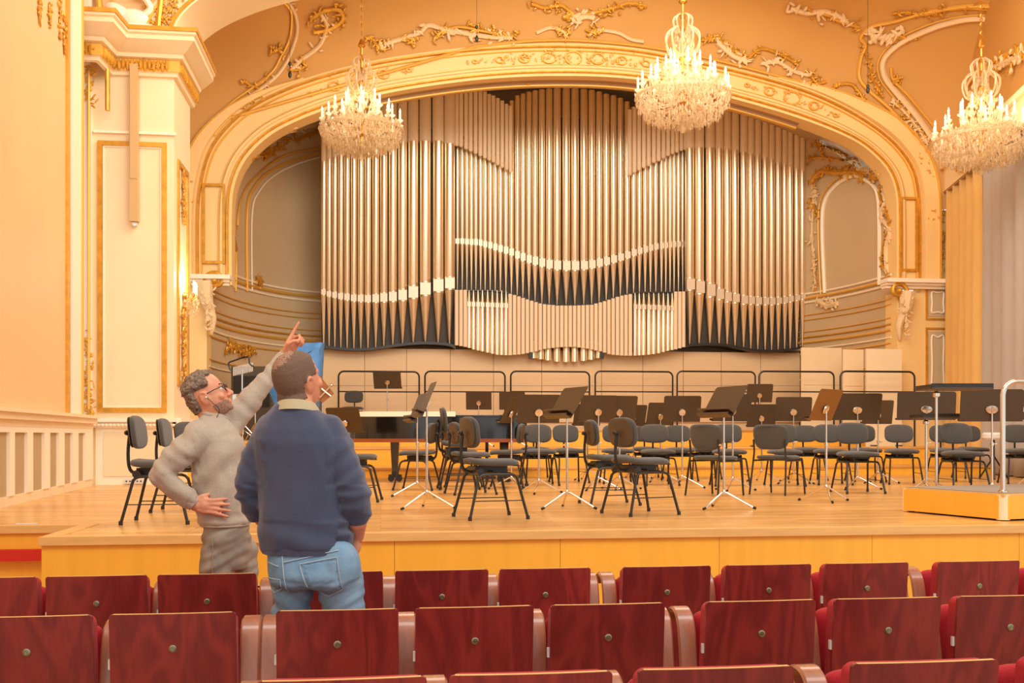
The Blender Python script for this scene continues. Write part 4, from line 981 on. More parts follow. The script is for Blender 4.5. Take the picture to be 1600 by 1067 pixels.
# ------------------------------------------------------------------ chandeliers
def chandelier(label, px, py_mid, d, wpx, py_top):
    c = at_d(px, py_mid, d); R = wpx/2*d/F
    t = thing('chandelier', label, 'chandelier', (c.x, c.y, c.z), group='crystal chandeliers'); return t, R
def make_chandelier(label, px, py_mid, d, wpx):
    t, R = chandelier(label, px, py_mid, d, wpx, 0)
    m = MB(); m.path([(0, 0, -R*.6), (0, 0, R*1.9)], .022, 8)
    for k in range(8): m.lathe([(.03, -.05), (.06, 0), (.03, .05)], (0, 0, R*(-.5+.3*k)), 10)
    m.build('central_rod', 'brass', t)
    m = MB()
    zc_ = R*1.9
    for k in range(60): 
        z = zc_+k*.07; a = (k % 2)*PI/2
        m.path([(.022*math.cos(a), .022*math.sin(a), z), (.0, 0, z+.045), (-.022*math.cos(a), -.022*math.sin(a), z), (0, 0, z-.045)], .008, 5, closed=True)
    m.lathe([(.03, 0), (.07, .03), (.03, .14)], (0, 0, zc_-.05), 10)
    m.build('chain', 'brass', t)
    rnd = random.Random(int(px))
    tiers = ((R*.93, .14*R, 14), (R*.66, .40*R, 10), (R*.36, .62*R, 6))
    arms = MB(); 
    for rr, zz, n in tiers:
        for k in range(n):
            a = 2*PI*(k+.3*(rr < R*.9))/n+.2; ca, sa = math.cos(a), math.sin(a)
            arms.path(catmull([(0, 0, zz-.30*R), (ca*rr*.45, sa*rr*.45, zz-.45*R), (ca*rr*.85, sa*rr*.85, zz-.33*R), (ca*rr, sa*rr, zz-.10*R)], 4), .016, 5)
            q = MB(); q.lathe([(.012, -.05), (.05, -.02), (.055, 0), (.016, .0), (.019, .005), (.019, .12), (.006, .125)], (ca*rr, sa*rr, zz-.05*R), 8)
            cdl = q.build('candle', 'candle', t)
            q = MB(); q.lathe([(.006, 0), (.019, .025), (.013, .05), (.002, .085)], (ca*rr, sa*rr, zz-.05*R+.122), 8)
            q.build('bulb', 'flame', cdl)
    arms.build('glass_arms', 'crystal', t)
    cr = MB()
    for k in range(1900):                                       # hanging drops in a bowl with tiers
        u = rnd.random(); a = rnd.random()*2*PI
        if u < .62:
            q = rnd.random(); th = q*PI/2; rr = R*(1.0*math.cos(th)**.55)*(.90+.10*rnd.random()); zz = -.12*R-R*.62*math.sin(th)*.9+rnd.uniform(0, .20)*R
        elif u < .86:
            rr = R*rnd.uniform(.2, .92); zz = rnd.uniform(-.15, .30)*R*(1.1-rr/R*.4)
        else:
            q = rnd.random(); rr = R*(.42-.30*q)*rnd.uniform(.7, 1.1); zz = R*(.35+.85*q)
        cr.octa((rr*math.cos(a), rr*math.sin(a), zz), rnd.uniform(.011, .024), rnd.uniform(.022, .048))
    cr.build('crystal_drops', 'crystal', t, smooth=False, kind='stuff')
    sc = MB()
    for k in range(10):                                         # upper scroll crown
        a = 2*PI*k/10; ca, sa = math.cos(a), math.sin(a)
        sc.path(catmull([(ca*.05, sa*.05, R*.75), (ca*R*.30, sa*R*.30, R*.85), (ca*R*.36, sa*R*.36, R*1.15), (ca*R*.2, sa*R*.2, R*1.32), (ca*R*.12, sa*R*.12, R*1.2)], 4), .018, 5)
        sc.path(catmull([(ca*.05, sa*.05, R*1.2), (ca*R*.18, sa*R*.18, R*1.35), (ca*R*.2, sa*R*.2, R*1.52), (ca*R*.08, sa*R*.08, R*1.62)], 4), .014, 5)
    sc.lathe([(.03, R*.7), (.10, R*.78), (.05, R*.86), (.03, R*1.1), (.07, R*1.2), (.03, R*1.25)], (0, 0, 0), 12)
    for zz, rr in ((-.12*R, R*.98), (.05*R, R*.7)):
        sc.path([(rr*math.cos(j*PI/20), rr*math.sin(j*PI/20), zz) for j in range(40)], .02, 6, closed=True)
    sc.lathe([(.004, -.86*R), (.035, -.82*R), (.05, -.78*R), (.02, -.72*R), (.05, -.62*R), (.02, -.5*R)], (0, 0, 0), 12)
    sc.build('crystal_crown', 'crystal', t)
    li = bpy.data.lights.new('chandelier_glow', 'POINT'); li.energy = 52; li.color = (1, .80, .52); li.shadow_soft_size = R*.7
    lo = bpy.data.objects.new('chandelier_glow', li); C.objects.link(lo); lo.location = (0, 0, R*.55); lo.parent = t
    return t
make_chandelier('crystal chandelier with lit candles, leftmost, before the left organ pipes', 565, 196, 18.3, 132)
make_chandelier('crystal chandelier with lit candles, middle one, high before the arch crown', 1067, 144, 16.2, 150)
make_chandelier('crystal chandelier with lit candles, rightmost, by the curtained window', 1533, 212, 16.6, 148)

# wall sconce on the pier's side face
sc_ = thing('wall_sconce', 'lit crystal wall sconce on the side of the left pier', 'sconce', (x1+.02, PF+.65, pz(452)))
MB().lathe([(.06, 0), (.05, .03), (.02, .05)], (0, 0, 0), 12, axis=(1, 0, 0)).build('back_plate', 'brass', sc_)
for k, dy in enumerate((-.12, 0, .12)):
    MB().path(catmull([(.02, 0, 0), (.10, dy*.6, -.06), (.16, dy, -.02), (.16, dy, .03)]), .009, 6).build('arm', 'brass', sc_)
    cdl = MB().lathe([(.015, 0), (.03, .01), (.014, .015), (.014, .1), (.004, .105)], (.16, dy, .03), 8).build('candle', 'candle', sc_)
    MB().lathe([(.005, 0), (.018, .025), (.002, .09)], (.16, dy, .135), 8).build('bulb', 'flame', cdl)
m = MB(); rnd = random.Random(3)
for k in range(90): m.octa((.12+rnd.gauss(0, .05), rnd.gauss(0, .09), rnd.uniform(-.28, .02)), .012, .03)
m.build('crystal_drops', 'crystal', sc_, smooth=False, kind='stuff')
li = bpy.data.lights.new('sconce_glow', 'POINT'); li.energy = 22; li.color = (1, .82, .55); li.shadow_soft_size = .12
lo = bpy.data.objects.new('sconce_glow', li); C.objects.link(lo); lo.location = (.25, -.1, .25); lo.parent = sc_

# hanging microphones
for px, y0, y1, d, lab in ((453, 96, 122, 18, 'small black microphone hanging before the left arch haunch'), (745, 38, 66, 18, 'small black microphone hanging above the arch between two chandeliers'), (1356, 135, 146, 18, 'small black microphone hanging before the right arch haunch')):
    b = at_d(px, y1, d); tp = at_d(px, y0, d); t = thing('hanging_microphone', lab, 'microphone', tuple(b))
    h = tp.z-b.z
    MB().path([(0, 0, .1), (0, 0, h+2.0)], .004, 5).build('cable', 'blackmetal', t)
    MB().lathe([(.012, 0), (.03, .03), (.03, .08), (.012, .12)], (0, 0, 0), 10).build('capsule', 'blackmetal', t)
    MB().lathe([(.02, 0), (.03, .03), (.02, .06)], (0, 0, h*.75), 10).build('cable_clamp', 'blackmetal', t)

# ------------------------------------------------------------------ orchestra chairs
def superpad(w_, d_, h_, n=28, p=3.2, puff=.3):
    rings = []
    for s_, z in ((.82, 0), (.96, h_*.12), (1, h_*.4), (1, h_*.62), (.95, h_*.86), (.80, h_)):
        rings.append([Vector((w_/2*s_*math.copysign(abs(math.cos(a))**(2/p), math.cos(a)), d_/2*s_*math.copysign(abs(math.sin(a))**(2/p), math.sin(a)), z)) for a in [2*PI*k/n for k in range(n)]])
    return rings
def make_chair_a(label):
    t = thing('orchestra_chair', label, 'chair', group='black orchestra chairs on the stage')
    R_ = superpad(.47, .45, .055)
    for r in R_:
        for v in r:
            v.z += .452+.010*math.cos(v.x*9)+(-.35*max(0, v.y-.12)**1.0*.25)+.05*max(0, -v.y-.1)
    MB().rings(R_).build('seat', 'fabric', t, angle=60)
    MB().path([(-.21, -.05, .462), (-.215, .1, .462), (-.18, .2, .452), (0, .222, .447), (.18, .2, .452), (.215, .1, .462), (.21, -.05, .462)], .006, 6).build('seat_piping', 'blackmetal', t)
    B = superpad(.41, .27, .05)
    br = []
    for r in B:
        br.append([Vector((v.x, -.215+v.z*.9+.5*v.x*v.x-(v.y)*.12, .735+v.y)) for v in r])
    MB().rings(br).build('backrest', 'fabric', t, angle=60)
    sh = superpad(.39, .25, .012)
    MB().rings([[Vector((v.x, -.222-v.z+.5*v.x*v.x-v.y*.12, .735+v.y)) for v in r] for r in sh]).build('back_shell', 'backshell', t)
    MB().path(catmull([(0, -.02, .40), (0, -.17, .395), (0, -.245, .43), (0, -.262, .56), (0, -.25, .72)], 4), .014, 8).build('back_post', 'blackmetal', t)
    m = MB(); m.ell((0, -.27, .73), (.04, .022, .022)); m.build('knob', 'blackmetal', t)
    m = MB(); m.box((0, -.03, .435), (.22, .28, .022)); m.box((0, -.15, .405), (.34, .05, .04)); m.box((-.09, -.02, .41), (.02, .26, .035)); m.box((.09, -.02, .41), (.02, .26, .035)); m.path([(-.19, .12, .385), (.19, .12, .385)], .011, 8); m.path([(-.19, -.14, .385), (.19, -.14, .385)], .011, 8); m.path([(-.15, -.18, .41), (.15, -.02, .40)], .012, 6)
    m.lathe([(.018, 0), (.032, .01), (.032, .035)], (.16, -.15, .40), 10, axis=(1, 0, 0)); m.lathe([(.018, 0), (.032, .01), (.032, .035)], (-.16, -.15, .40), 10, axis=(-1, 0, 0))
    m.build('tilt_mechanism', 'blackmetal', t)
    for sx in (-1, 1):
        MB().path(catmull([(sx*.20, .17, .35), (sx*.198, .13, .378), (sx*.196, 0, .382), (sx*.198, -.13, .378), (sx*.20, -.17, .35)], 3), .012, 8).build('side_rail', 'blackmetal', t)
        for sy in (-1, 1):
            m = MB(); m.path([(sx*.20, sy*.17, .355), (sx*.235, sy*.255, .02)], .0125, 8); m.lathe([(.017, 0), (.017, .03), (.013, .034)], (sx*.236, sy*.257, 0), 8); m.build('leg', 'blackmetal', t)
        MB().path([(sx*.222, .215, .16), (sx*.222, -.215, .16)], .005, 6).build('stretcher', 'blackmetal', t)
    return t
def make_chair_b(label):
    t = thing('stacking_chair', label, 'chair', group='black stacking chairs with wide curved backs')
    R_ = superpad(.46, .44, .05)
    for r in R_:
        for v in r: v.z += .42+.03*max(0, -v.y-.1)-.05*max(0, v.y-.12)
    MB().rings(R_).build('seat', 'fabric', t, angle=60)
    B = superpad(.47, .30, .03, p=4)
    MB().rings([[Vector((v.x*(1-.12*(v.y < 0)*abs(v.y)/.15), -.245+v.z+1.0*v.x*v.x-v.y*.18, .69+v.y)) for v in r] for r in B]).build('backrest', 'fabric', t, angle=60)
    for sx in (-1, 1):
        MB().path(catmull([(sx*.235, -.27, .0), (sx*.215, -.215, .40), (sx*.205, -.21, .52), (sx*.205, -.225, .66)], 4), .0115, 8).build('leg', 'blackmetal', t)
        MB().path(catmull([(sx*.225, .24, .0), (sx*.212, .20, .40), (sx*.20, .16, .415)], 4), .0115, 8).build('leg', 'blackmetal', t)
        MB().path([(sx*.208, .18, .408), (sx*.213, -.21, .408)], .011, 8).build('side_rail', 'blackmetal', t)
    MB().path([(-.205, .14, .41), (.205, .14, .41)], .010, 8).build('cross_bar', 'blackmetal', t)
    return t
def fz(px, fy, zf=STZ): return at_z(px, fy, zf)
G_CH = 'black orchestra chairs on the stage'
CH = [  # px, floor y, facing, label, tier, scale
 (766, 809, 20, 'black orchestra chair, nearest centre, turned right beside the twin chrome stands', 0),
 (1000, 803, 27, 'black orchestra chair at the stage front turned right, oval knob on its back', 0),
 (735, 772, 18, 'black orchestra chair half hidden directly behind the nearest centre chair', 0),
 (720, 760, 12, 'black orchestra chair by the piano, behind two chairs turned right', 0),
 (843, 758, -82, 'grey-black orchestra chair facing the hall under the curved dark stand desk', 0),
 (889, 754, -76, 'grey-black orchestra chair facing the hall behind the tall centre stand', 0),
 (952, 788, 10, 'black orchestra chair seen edge-on just left of the knobbed chair', 0),
 (965, 755, -88, 'grey-black orchestra chair facing the hall, seat showing behind the edge-on chair', 0),
 (1028, 758, -82, 'grey-black orchestra chair facing the hall just right of the knobbed chair', 0),
 (1062, 751, -88, 'grey-black orchestra chair facing the hall behind the stand with a chrome disc', 0),
 (1140, 759, -92, 'grey-black orchestra chair facing the hall between the two stacking chairs', 0),
 (1226, 759, -94, 'grey-black orchestra chair facing the hall behind the right stacking chair', 0),
 (1298, 757, -92, 'grey-black orchestra chair facing the hall behind the bright brown stand', 0),
 (1340, 770, -86, 'large grey-black orchestra chair facing the hall right of the bright brown stand', 0),
 (1352, 752, -92, 'grey-black orchestra chair showing over the shoulder of the large one', 0),
 (1409, 756, -97, 'grey-black orchestra chair facing the hall left of the conductor desk', 0),
 (1504, 768, -88, 'grey-black orchestra chair facing the hall behind the podium', 0),
 (1480, 753, -92, 'grey-black orchestra chair half hidden left behind the podium chair', 0),
 (1520, 747, -90, 'far grey-black orchestra chair whose seat shows behind the podium chair', 0),
 (252, 816, 6, 'black orchestra chair at far left by the wainscot, nearer of the pair', 0),
 (289, 798, 6, 'black orchestra chair at far left, farther of the pair by the pier', 0),
 (312, 775, -30, 'black orchestra chair mostly hidden behind the man in grey', 0),
 (556, 783, 2, 'black orchestra chair whose seat shows right of the man in navy', 0),
 (652, 765, 170, 'dark orchestra chair under the piano tail behind the twin stands', 0),
 (792, 762, 172, 'black orchestra chair turned left behind the sheet-music stand', 0),
 (836, 747, -86, 'far grey orchestra chair behind the curved dark stand desk', 0),
 (1010, 747, -90, 'far grey orchestra chair mostly hidden behind the knobbed chair', 0),
 (1100, 748, -90, 'far dark orchestra chair behind the left stacking chair', 0),
 (1262, 750, -90, 'far dark orchestra chair low behind the bright brown stand', 0),
]
protoA = None
for px, fy, phi, lab, tier in CH:
    p = fz(px, fy)
    if protoA is None: protoA = make_chair_a(lab); t = protoA
    else: t = copy_tree(protoA)
    t['label'] = lab; t.location = p; t.rotation_euler = (0, 0, rad(phi)-YAW-PI/2)
# chairs on the tiers
for px, d, zf, phi, lab in ((551, 22.3, 1.60, -90, 'small far orchestra chair on the top tier left of the piano'),
                            (1594, 15.0, STZ, -100, 'dark orchestra chair beyond the podium rail at the right edge')):
    t = copy_tree(protoA); t['label'] = lab; p = at_d(px, HOR, d); p.z = zf; t.location = p; t.rotation_euler = (0, 0, rad(phi)-YAW-PI/2)
t = copy_tree(protoA); t['label'] = 'tall bass-player chair seen edge-on before the piano'; t.name = 'tall_chair'; t['group'] = ''
del t['group']
p = fz(716, 764); t.location = p; t.rotation_euler = (0, 0, rad(8)-YAW-PI/2); t.scale = (1, 1, 1.24)
pb_ = None
for px, fy, phi, lab in ((1118, 774, 42, 'stacking chair with wide curved back, left one, beside the tall slanted stand'), (1216, 772, 47, 'stacking chair with wide curved back, right one, left of the bright brown stand')):
    if pb_ is None: pb_ = make_chair_b(lab); t = pb_
    else: t = copy_tree(pb_)
    t['label'] = lab; t.location = fz(px, fy); t.rotation_euler = (0, 0, rad(phi)-YAW-PI/2)

# ------------------------------------------------------------------ music stands
def make_stand(label):
    t = thing('music_stand', label, 'music stand', group='chrome music stands with dark desks')
    MB().path([(0, 0, .15), (0, 0, .62)], .0125, 10).build('lower_pole', 'chrome', t)
    MB().path([(0, 0, .60), (0, 0, .97)], .009, 10).build('pole', 'chrome', t)
    m = MB(); m.lathe([(.014, 0), (.019, .005), (.019, .04), (.014, .045)], (0, 0, .59), 10); m.path([(0, 0, .61), (.045, 0, .615)], .006, 6); m.ell((.05, 0, .615), (.013, .01, .01)); m.build('collar', 'chrome', t)
    m = MB(); m.lathe([(.012, 0), (.02, .01), (.02, .035), (.012, .05)], (0, 0, .135), 10); m.build('hub', 'chrome', t)
    for k in range(3):
        a = k*2*PI/3+PI/2; ca, sa = math.cos(a), math.sin(a)
        l = MB().path([(0, 0, .158), (ca*.03, sa*.03, .155), (ca*.28, sa*.28, .02)], .0095, 8).build('leg', 'chrome', t)
        MB().path([(ca*.275, sa*.275, .021), (ca*.305, sa*.305, .0125)], .0125, 8).build('rubber_foot', 'rubber', l)
    # desk assembly: own origin at the swivel
    m = MB()
    W_, H_ = .50, .36; n = 5; rr = .03
    out = []
    for cx_, cz_, a0 in ((W_/2-rr, H_/2-rr, 0), (-W_/2+rr, H_/2-rr, PI/2), (-W_/2, -H_/2, PI), (W_/2, -H_/2, 1.5*PI)):
        if cz_ > 0:
            for k in range(n+1): a = a0+k*PI/2/n; out.append((cx_+rr*math.cos(a), cz_+rr*math.sin(a)))
        else: out.append((cx_, cz_))
    m.rings([[Vector((x, y, z+.03)) for x, z in out] for y in (.012, .015)])
    dk = m.build('desk', 'standdesk', t, smooth=False); dk.location = (0, 0, 1.0)
    m = MB(); m.box((0, .045, -.148), (.50, .062, .004)); m.box((0, .077, -.140), (.50, .004, .018)); m.build('ledge', 'standdesk', dk, smooth=False)
    m = MB(); m.lathe([(.012, -.02), (.045, -.018), (.05, -.008), (.045, .0), (.02, .004)], (0, .005, -.015), 16, axis=(0, 1, 0)); m.box((0, -.012, -.015), (.014, .016, .085)); m.build('swivel_disc', 'chrome', dk)
    return t
ST = [ # px, floor y, phi(front), desk tilt, h, desk scale x, extra ledge, leg rot, label
 (886, 795, 205, 32, .99, 1.0, 1, 10, 'tall slanted double-ledged stand at the stage front between the two front chairs'),
 (1131, 795, 205, 32, 1.0, 1.0, 1, 15, 'tall slanted double-ledged stand at the stage front beside the left stacking chair'),
 (1291, 784, 135, 24, 1.0, 1.0, 0, 10, 'stand with bright brown desk seen from behind, chrome disc in its middle'),
 (667, 795, 192, 22, 1.02, .9, 1, 30, 'nearer of the twin stands beside the man in navy'),
 (652, 776, 197, 22, .99, .9, 1, 0, 'farther of the twin stands beside the man in navy'),
 (799, 765, 158, 25, 1.0, .9, 0, 20, 'narrow stand turned left holding white sheet music before the piano'),
 (842, 771, 98, 18, 1.0, 1.05, 0, 40, 'stand with glossy curved dark desk behind the sheet-music stand'),
 (935, 766, 104, 18, 1.02, 1.0, 0, 10, 'stand seen from behind above the edge-on chair, left of a rear pair'),
 (968, 765, 104, 18, 1.02, .95, 0, 30, 'stand seen from behind directly above the knobbed chair'),
 (990, 748, 108, 18, 1.0, .9, 0, 0, 'far stand peeping out right of the one above the knobbed chair'),
 (918, 750, 104, 18, 1.0, .9, 0, 0, 'far stand peeping out behind the tall centre slanted desk'),
 (1066, 763, 92, 16, 1.03, 1.0, 0, 20, 'stand with broad upright desk and chrome disc left of the right slanted stand'),
 (1032, 753, 110, 18, 1.0, .9, 0, 0, 'stand half hidden left behind the broad upright desk'),
 (1145, 767, 112, 16, 1.03, 1.1, 0, 12, 'stand directly behind the right slanted double-ledged stand'),
 (1190, 752, 90, 14, .98, .88, 0, 0, 'small stand with silvery disc above the right stacking chair'),
 (1240, 756, 88, 14, 1.06, 1.05, 0, 0, 'dark stand behind the bright brown one on its left side'),
 (1340, 765, 96, 14, 1.05, 1.3, 0, 5, 'wide stand with disc directly above the large facing chair'),
 (1372, 755, 92, 14, 1.02, .9, 0, 0, 'far stand peeping out right of the wide stand'),
 (1448, 768, 86, 6, 1.05, 1.45, 0, 0, 'very wide upright stand behind the conductor desk'),
 (1550, 780, 84, 8, 1.01, 1.35, 0, 10, 'wide dark stand with disc behind the podium rail'),
 (1604, 765, 80, 8, 1.06, 1.1, 0, 10, 'dark stand cut by the right edge beyond the podium rail'),
 (538, 763, 70, 24, .88, 1.0, 0, 10, 'low dark stand showing over the right shoulder of the man in navy'),
]
def put_stand(t, p, phi, tilt, h, sx, legrot, desk_flat=None):
    t.location = p; t.rotation_euler = (0, 0, rad(phi)-YAW-PI/2)
    for ch in t.children:
        b = ch.name.split('.')[0]
        if b == 'desk': ch.location = (0, 0, h); ch.rotation_euler = (rad(tilt), 0, 0); ch.scale = (sx, 1, 1)
        if b == 'pole': ch.scale = (1, 1, 1); ch.location = (0, 0, h-1.0)
        if b in ('leg', 'hub', 'lower_pole', 'collar'): ch.rotation_euler = (0, 0, rad(legrot))
proto_s = None
for px, fy, phi, tilt, h, sx, extra, lr, lab in ST:
    if proto_s is None: proto_s = make_stand(lab); t = proto_s; PS_DESK = True
    else: t = copy_tree(proto_s0)
    if px == 886: proto_s0 = proto_s
    t['label'] = lab; put_stand(t, fz(px, fy), phi, tilt, h, sx, lr)
    if px == 1291:
        dk = [c for c in t.children if c.name.startswith('desk')][0]; dk.data = dk.data.copy(); dk.data.materials[0] = M['browndesk']; dk['label'] = 'bright brown desk plate'
    if px == 801:
        dk = [c for c in t.children if c.name.startswith('desk')][0]
        sh = MB(); 
        for k in range(3): sh.box((-.06+.05*k, .022+.002*k, .03+.01*k), (.21, .0015, .29))
        sh = sh.build('sheet_music', 'paper', smooth=False)
        sh['label'] = 'white sheets of music leaning on the narrow stand before the piano'; sh['category'] = 'sheet music'
        sh.matrix_world = Matrix.Translation(t.location) @ Matrix.Rotation(t.rotation_euler.z, 4, 'Z') @ Matrix.Translation((0, 0, h)) @ Matrix.Rotation(rad(tilt), 4, 'X')
for t in [o for o in bpy.data.objects if o.name.startswith('music_stand')]:
    if 'double-ledged' in t['label'] or 'twin' in t['label']:
        dk = [c for c in t.children if c.name.startswith('desk')][0]
        m = MB(); m.box((0, .052, -.105), (.50, .075, .004)); m.box((0, .09, -.097), (.50, .004, .018)); m.build('upper_ledge', 'standdesk', dk, smooth=False)
# stands on tiers
for px, d, zf, phi, h, lab in ((605, 20.9, 1.60, 84, .98, 'dark stand on the top tier behind the piano'), (1187, 19.3, 1.27, 90, .98, 'far dark stand on the middle tier above the small stand'),
                               (748, 19.6, 1.27, 90, .85, 'dark stand on the middle tier behind the piano, left one of a pair'), (800, 19.6, 1.27, 90, .85, 'dark stand on the middle tier behind the piano, right one of a pair')):
    t = copy_tree(proto_s0)
    for ch in t.children:
        if ch.name.startswith('desk'):
            for g_ in list(ch.children):
                if g_.name.startswith('upper_ledge'): bpy.data.objects.remove(g_)
    t['label'] = lab; p = at_d(px, HOR, d); p.z = zf; put_stand(t, p, phi, 18, h, 1.15 if px == 605 else .98, 20)
# conductor's flat desk
def big_desk(px, fy, py_top, w_, lab, name='conductor_stand', shift=0, second=True):
    p = fz(px, fy); t = thing(name, lab, 'music stand', p, -YAW)
    d = p.x*SA+p.y*CA; H = EYE-(py_top-HOR)/F*d-STZ
    MB().path([(0, 0, .12), (0, 0, H-.05)], .013, 10).build('pole', 'chrome', t)
    for k in range(3):
        a = k*2*PI/3+.5; l = MB().path([(0, 0, .14), (.30*math.cos(a), .30*math.sin(a), .015)], .010, 8).build('leg', 'chrome', t)
    MB().lathe([(.02, 0), (.035, .01), (.035, .04), (.015, .06)], (0, 0, H-.08), 12).build('swivel_disc', 'chrome', t)
    m = MB(); m.box((shift, 0, H), (w_, .42, .02)); m.build('desk', 'standdesk', t, bevel=.006)
    m = MB(); m.box((shift, -.20, H+.02), (w_, .018, .055)); m.box((shift-w_/2+.015, 0, H+.02), (.02, .40, .04)); m.build('ledge', 'blackmetal', t, bevel=.004)
    return t
big_desk(1463, 792, 608, .60, 'conductor desk laid flat on a chrome pole beside the podium', shift=.17)
big_desk(1447, 775, 653, .80, 'low flat desk on a chrome pole between conductor desk and facing chair', name='flat_music_stand', shift=.28)

# podium
L_ = at_z(1406, 799, STZ); Fp = at_z(1568, 814.5, STZ)
e1 = (L_-Fp); w1 = e1.length; e1.normalize(); e2 = Vector((-e1.y, e1.x, 0)); 
if e2.x < 0: e2 = -e2
pod = thing('conductor_podium', 'low honey-coloured conductor podium with pale corner posts and grey carpet top', 'podium', Fp+e1*w1/2+e2*.75, math.atan2(e2.y, e2.x))
# local x along e2, local y along e1
W2 = 1.5; HP = .225
for a, b, c, d in ((0, -w1/2+.012, W2-.1, .024), (0, w1/2-.012, W2-.1, .024)):
    m = MB(); m.box((a, b, .015+(HP-.03)/2), (c, d, HP-.03)); m.build('side_board', 'fascia', pod, smooth=False)
for a in (-W2/2+.012, W2/2-.012):
    m = MB(); m.box((a, 0, .015+(HP-.03)/2), (.024, w1-.1, HP-.03)); m.build('side_board', 'fascia', pod, smooth=False)
for sx in (-1, 1):
    for sy in (-1, 1):
        m = MB(); m.lathe([(.055, .008), (.055, HP-.008)], (sx*(W2/2-.055), sy*(w1/2-.055), 0), 16); m.build('corner_post', 'cream', pod)
        m = MB(); m.lathe([(.03, 0), (.03, .015)], (sx*(W2/2-.07), sy*(w1/2-.07), 0), 10); m.build('foot', 'rubber', pod)
m = MB(); m.box((0, 0, HP-.01), (W2-.01, w1-.01, .02)); m.build('top_edge', 'edge', pod, bevel=.005)
m = MB(); m.box((0, 0, HP+.003), (W2-.07, w1-.07, .008)); m.build('carpet', 'carpet', pod, smooth=False)
rp = thing('podium_rail', 'tall chrome hoop rail rising from the near corner of the podium', 'rail', Fp+e1*.10+e2*.10+Vector((0, 0, HP+.007)), -YAW)
H = .93; pts = [(0, 0, 0), (0, 0, H-.12)]+[(.12-.12*math.cos(j*PI/12), 0, H-.12+.12*math.sin(j*PI/12)) for j in range(1, 7)]+[(.9, .1, H), (1.02, .12, H-.1), (1.05, .12, 0)]
MB().path(pts, .021, 12, up=Vector((0, 1, 0))).build('rail_tube', 'chrome', rp)
MB().lathe([(.04, 0), (.04, .012), (.024, .02)], (0, 0, 0), 14).build('flange', 'chrome', rp)

# ------------------------------------------------------------------ grand piano (tail to the left)
pc = fz(683, 751); pn = thing('grand_piano', 'closed black grand piano behind the stands at centre left', 'piano', pc, -YAW)
shape = catmull([(1.32, -.70, 0), (1.36, -.5, 0), (1.36, .5, 0), (1.32, .72, 0), (.6, .74, 0), (-.2, .62, 0), (-.7, .25, 0), (-1.1, .12, 0), (-1.33, -.1, 0), (-1.36, -.4, 0), (-1.15, -.66, 0), (-.6, -.73, 0), (.5, -.73, 0)], 5, True)
def prism(pts, z0, z1, sc=1): return MB().rings([[Vector((p.x*sc, p.y*sc, z)) for p in pts] for z in (z0, z1)])
prism(shape, .66, .98).build('case', 'pianoblack', pn, angle=35)
prism(shape, .605, .66, 1.004).build('bottom_rim', 'pianorim', pn, angle=35)
prism(shape, .985, 1.01, 1.012).build('lid', 'pianoblack', pn, angle=35)
prism([Vector((min(p.x, .32), p.y, 0)) for p in shape], .99, 1.065, 1.02).build('lid_band', 'white', pn, angle=35)  # white band over the left part of the lid
m = MB(); m.box((1.15, 0, .99), (.38, 1.3, .05)); m.build('fallboard', 'pianoblack', pn, bevel=.01)
for x, y in ((1.05, -.5), (1.05, .5), (-.62, -.3)):
    l = MB().box((x, y, .40), (.14, .14, .48), taper=.66).build('leg', 'pianoblack', pn, bevel=.01)
    m = MB(); m.box((x, y, .13), (.10, .10, .06)); m.lathe([(.05, -.02), (.05, .02)], (x-.06, y, .05), 12, axis=(0, 1, 0)); m.lathe([(.05, -.02), (.05, .02)], (x+.06, y, .05), 12, axis=(0, 1, 0)); m.box((x, y, .085), (.2, .05, .05)); m.build('caster', 'blackmetal', l)
m = MB(); m.box((.78, 0, .30), (.05, .2, .62)); m.box((.82, 0, .05), (.2, .22, .04)); m.build('pedal_lyre', 'pianoblack', pn)

# ------------------------------------------------------------------ harp in a blue cover, percussion corner
hp = at_d(470, HOR, 18.6); hp.z = 1.40
harp = thing('covered_harp', 'harp under a quilted blue cover behind the man in navy', 'harp', hp, -YAW)
k = 18.6/F
def hz(py): return EYE-(py-HOR)*k-1.40
outl = [(453, 548), (470, 538), (503, 535), (505, 545), (502, 600), (496, 650), (498, 702), (440, 702), (432, 640), (413, 592), (418, 585), (440, 570)]
pts = catmull([((x-470)*k, 0, hz(y)) for x, y in outl], 5, True)
cen = Vector((0, 0, hz(615)))
rings = []
for s_, y in ((.90, -.17), (.985, -.12), (1.0, 0), (.985, .12), (.90, .17)):
    rings.append([cen+(p-cen)*s_+Vector((0, y+.02*math.sin(j*1.7), .0)) for j, p in enumerate(pts)])
hb = MB().rings(rings); hb.build('quilted_cover', 'bluequilt', harp, angle=60)
for x0_, x1_, y_ in ((468, 480, 557), (415, 422, 592)):
    m = MB(); m.box(((x0_+x1_)/2*k-470*k, -.18, hz(y_)), ((x1_-x0_)*k, .02, .05)); m.build('strap', 'blackstrap', harp, bevel=.004)
# quilting seams
m = MB()
for j in range(5): m.path([((492-470+2*j)*k*.9, -.178, hz(550+25*j)), ((440-470)*k*.6, -.178, hz(572+25*j))], .008, 5)
m.build('quilt_seam', 'blackstrap', harp)
def perc(px, d, zf=1.40): p = at_d(px, HOR, d); p.z = zf; return p
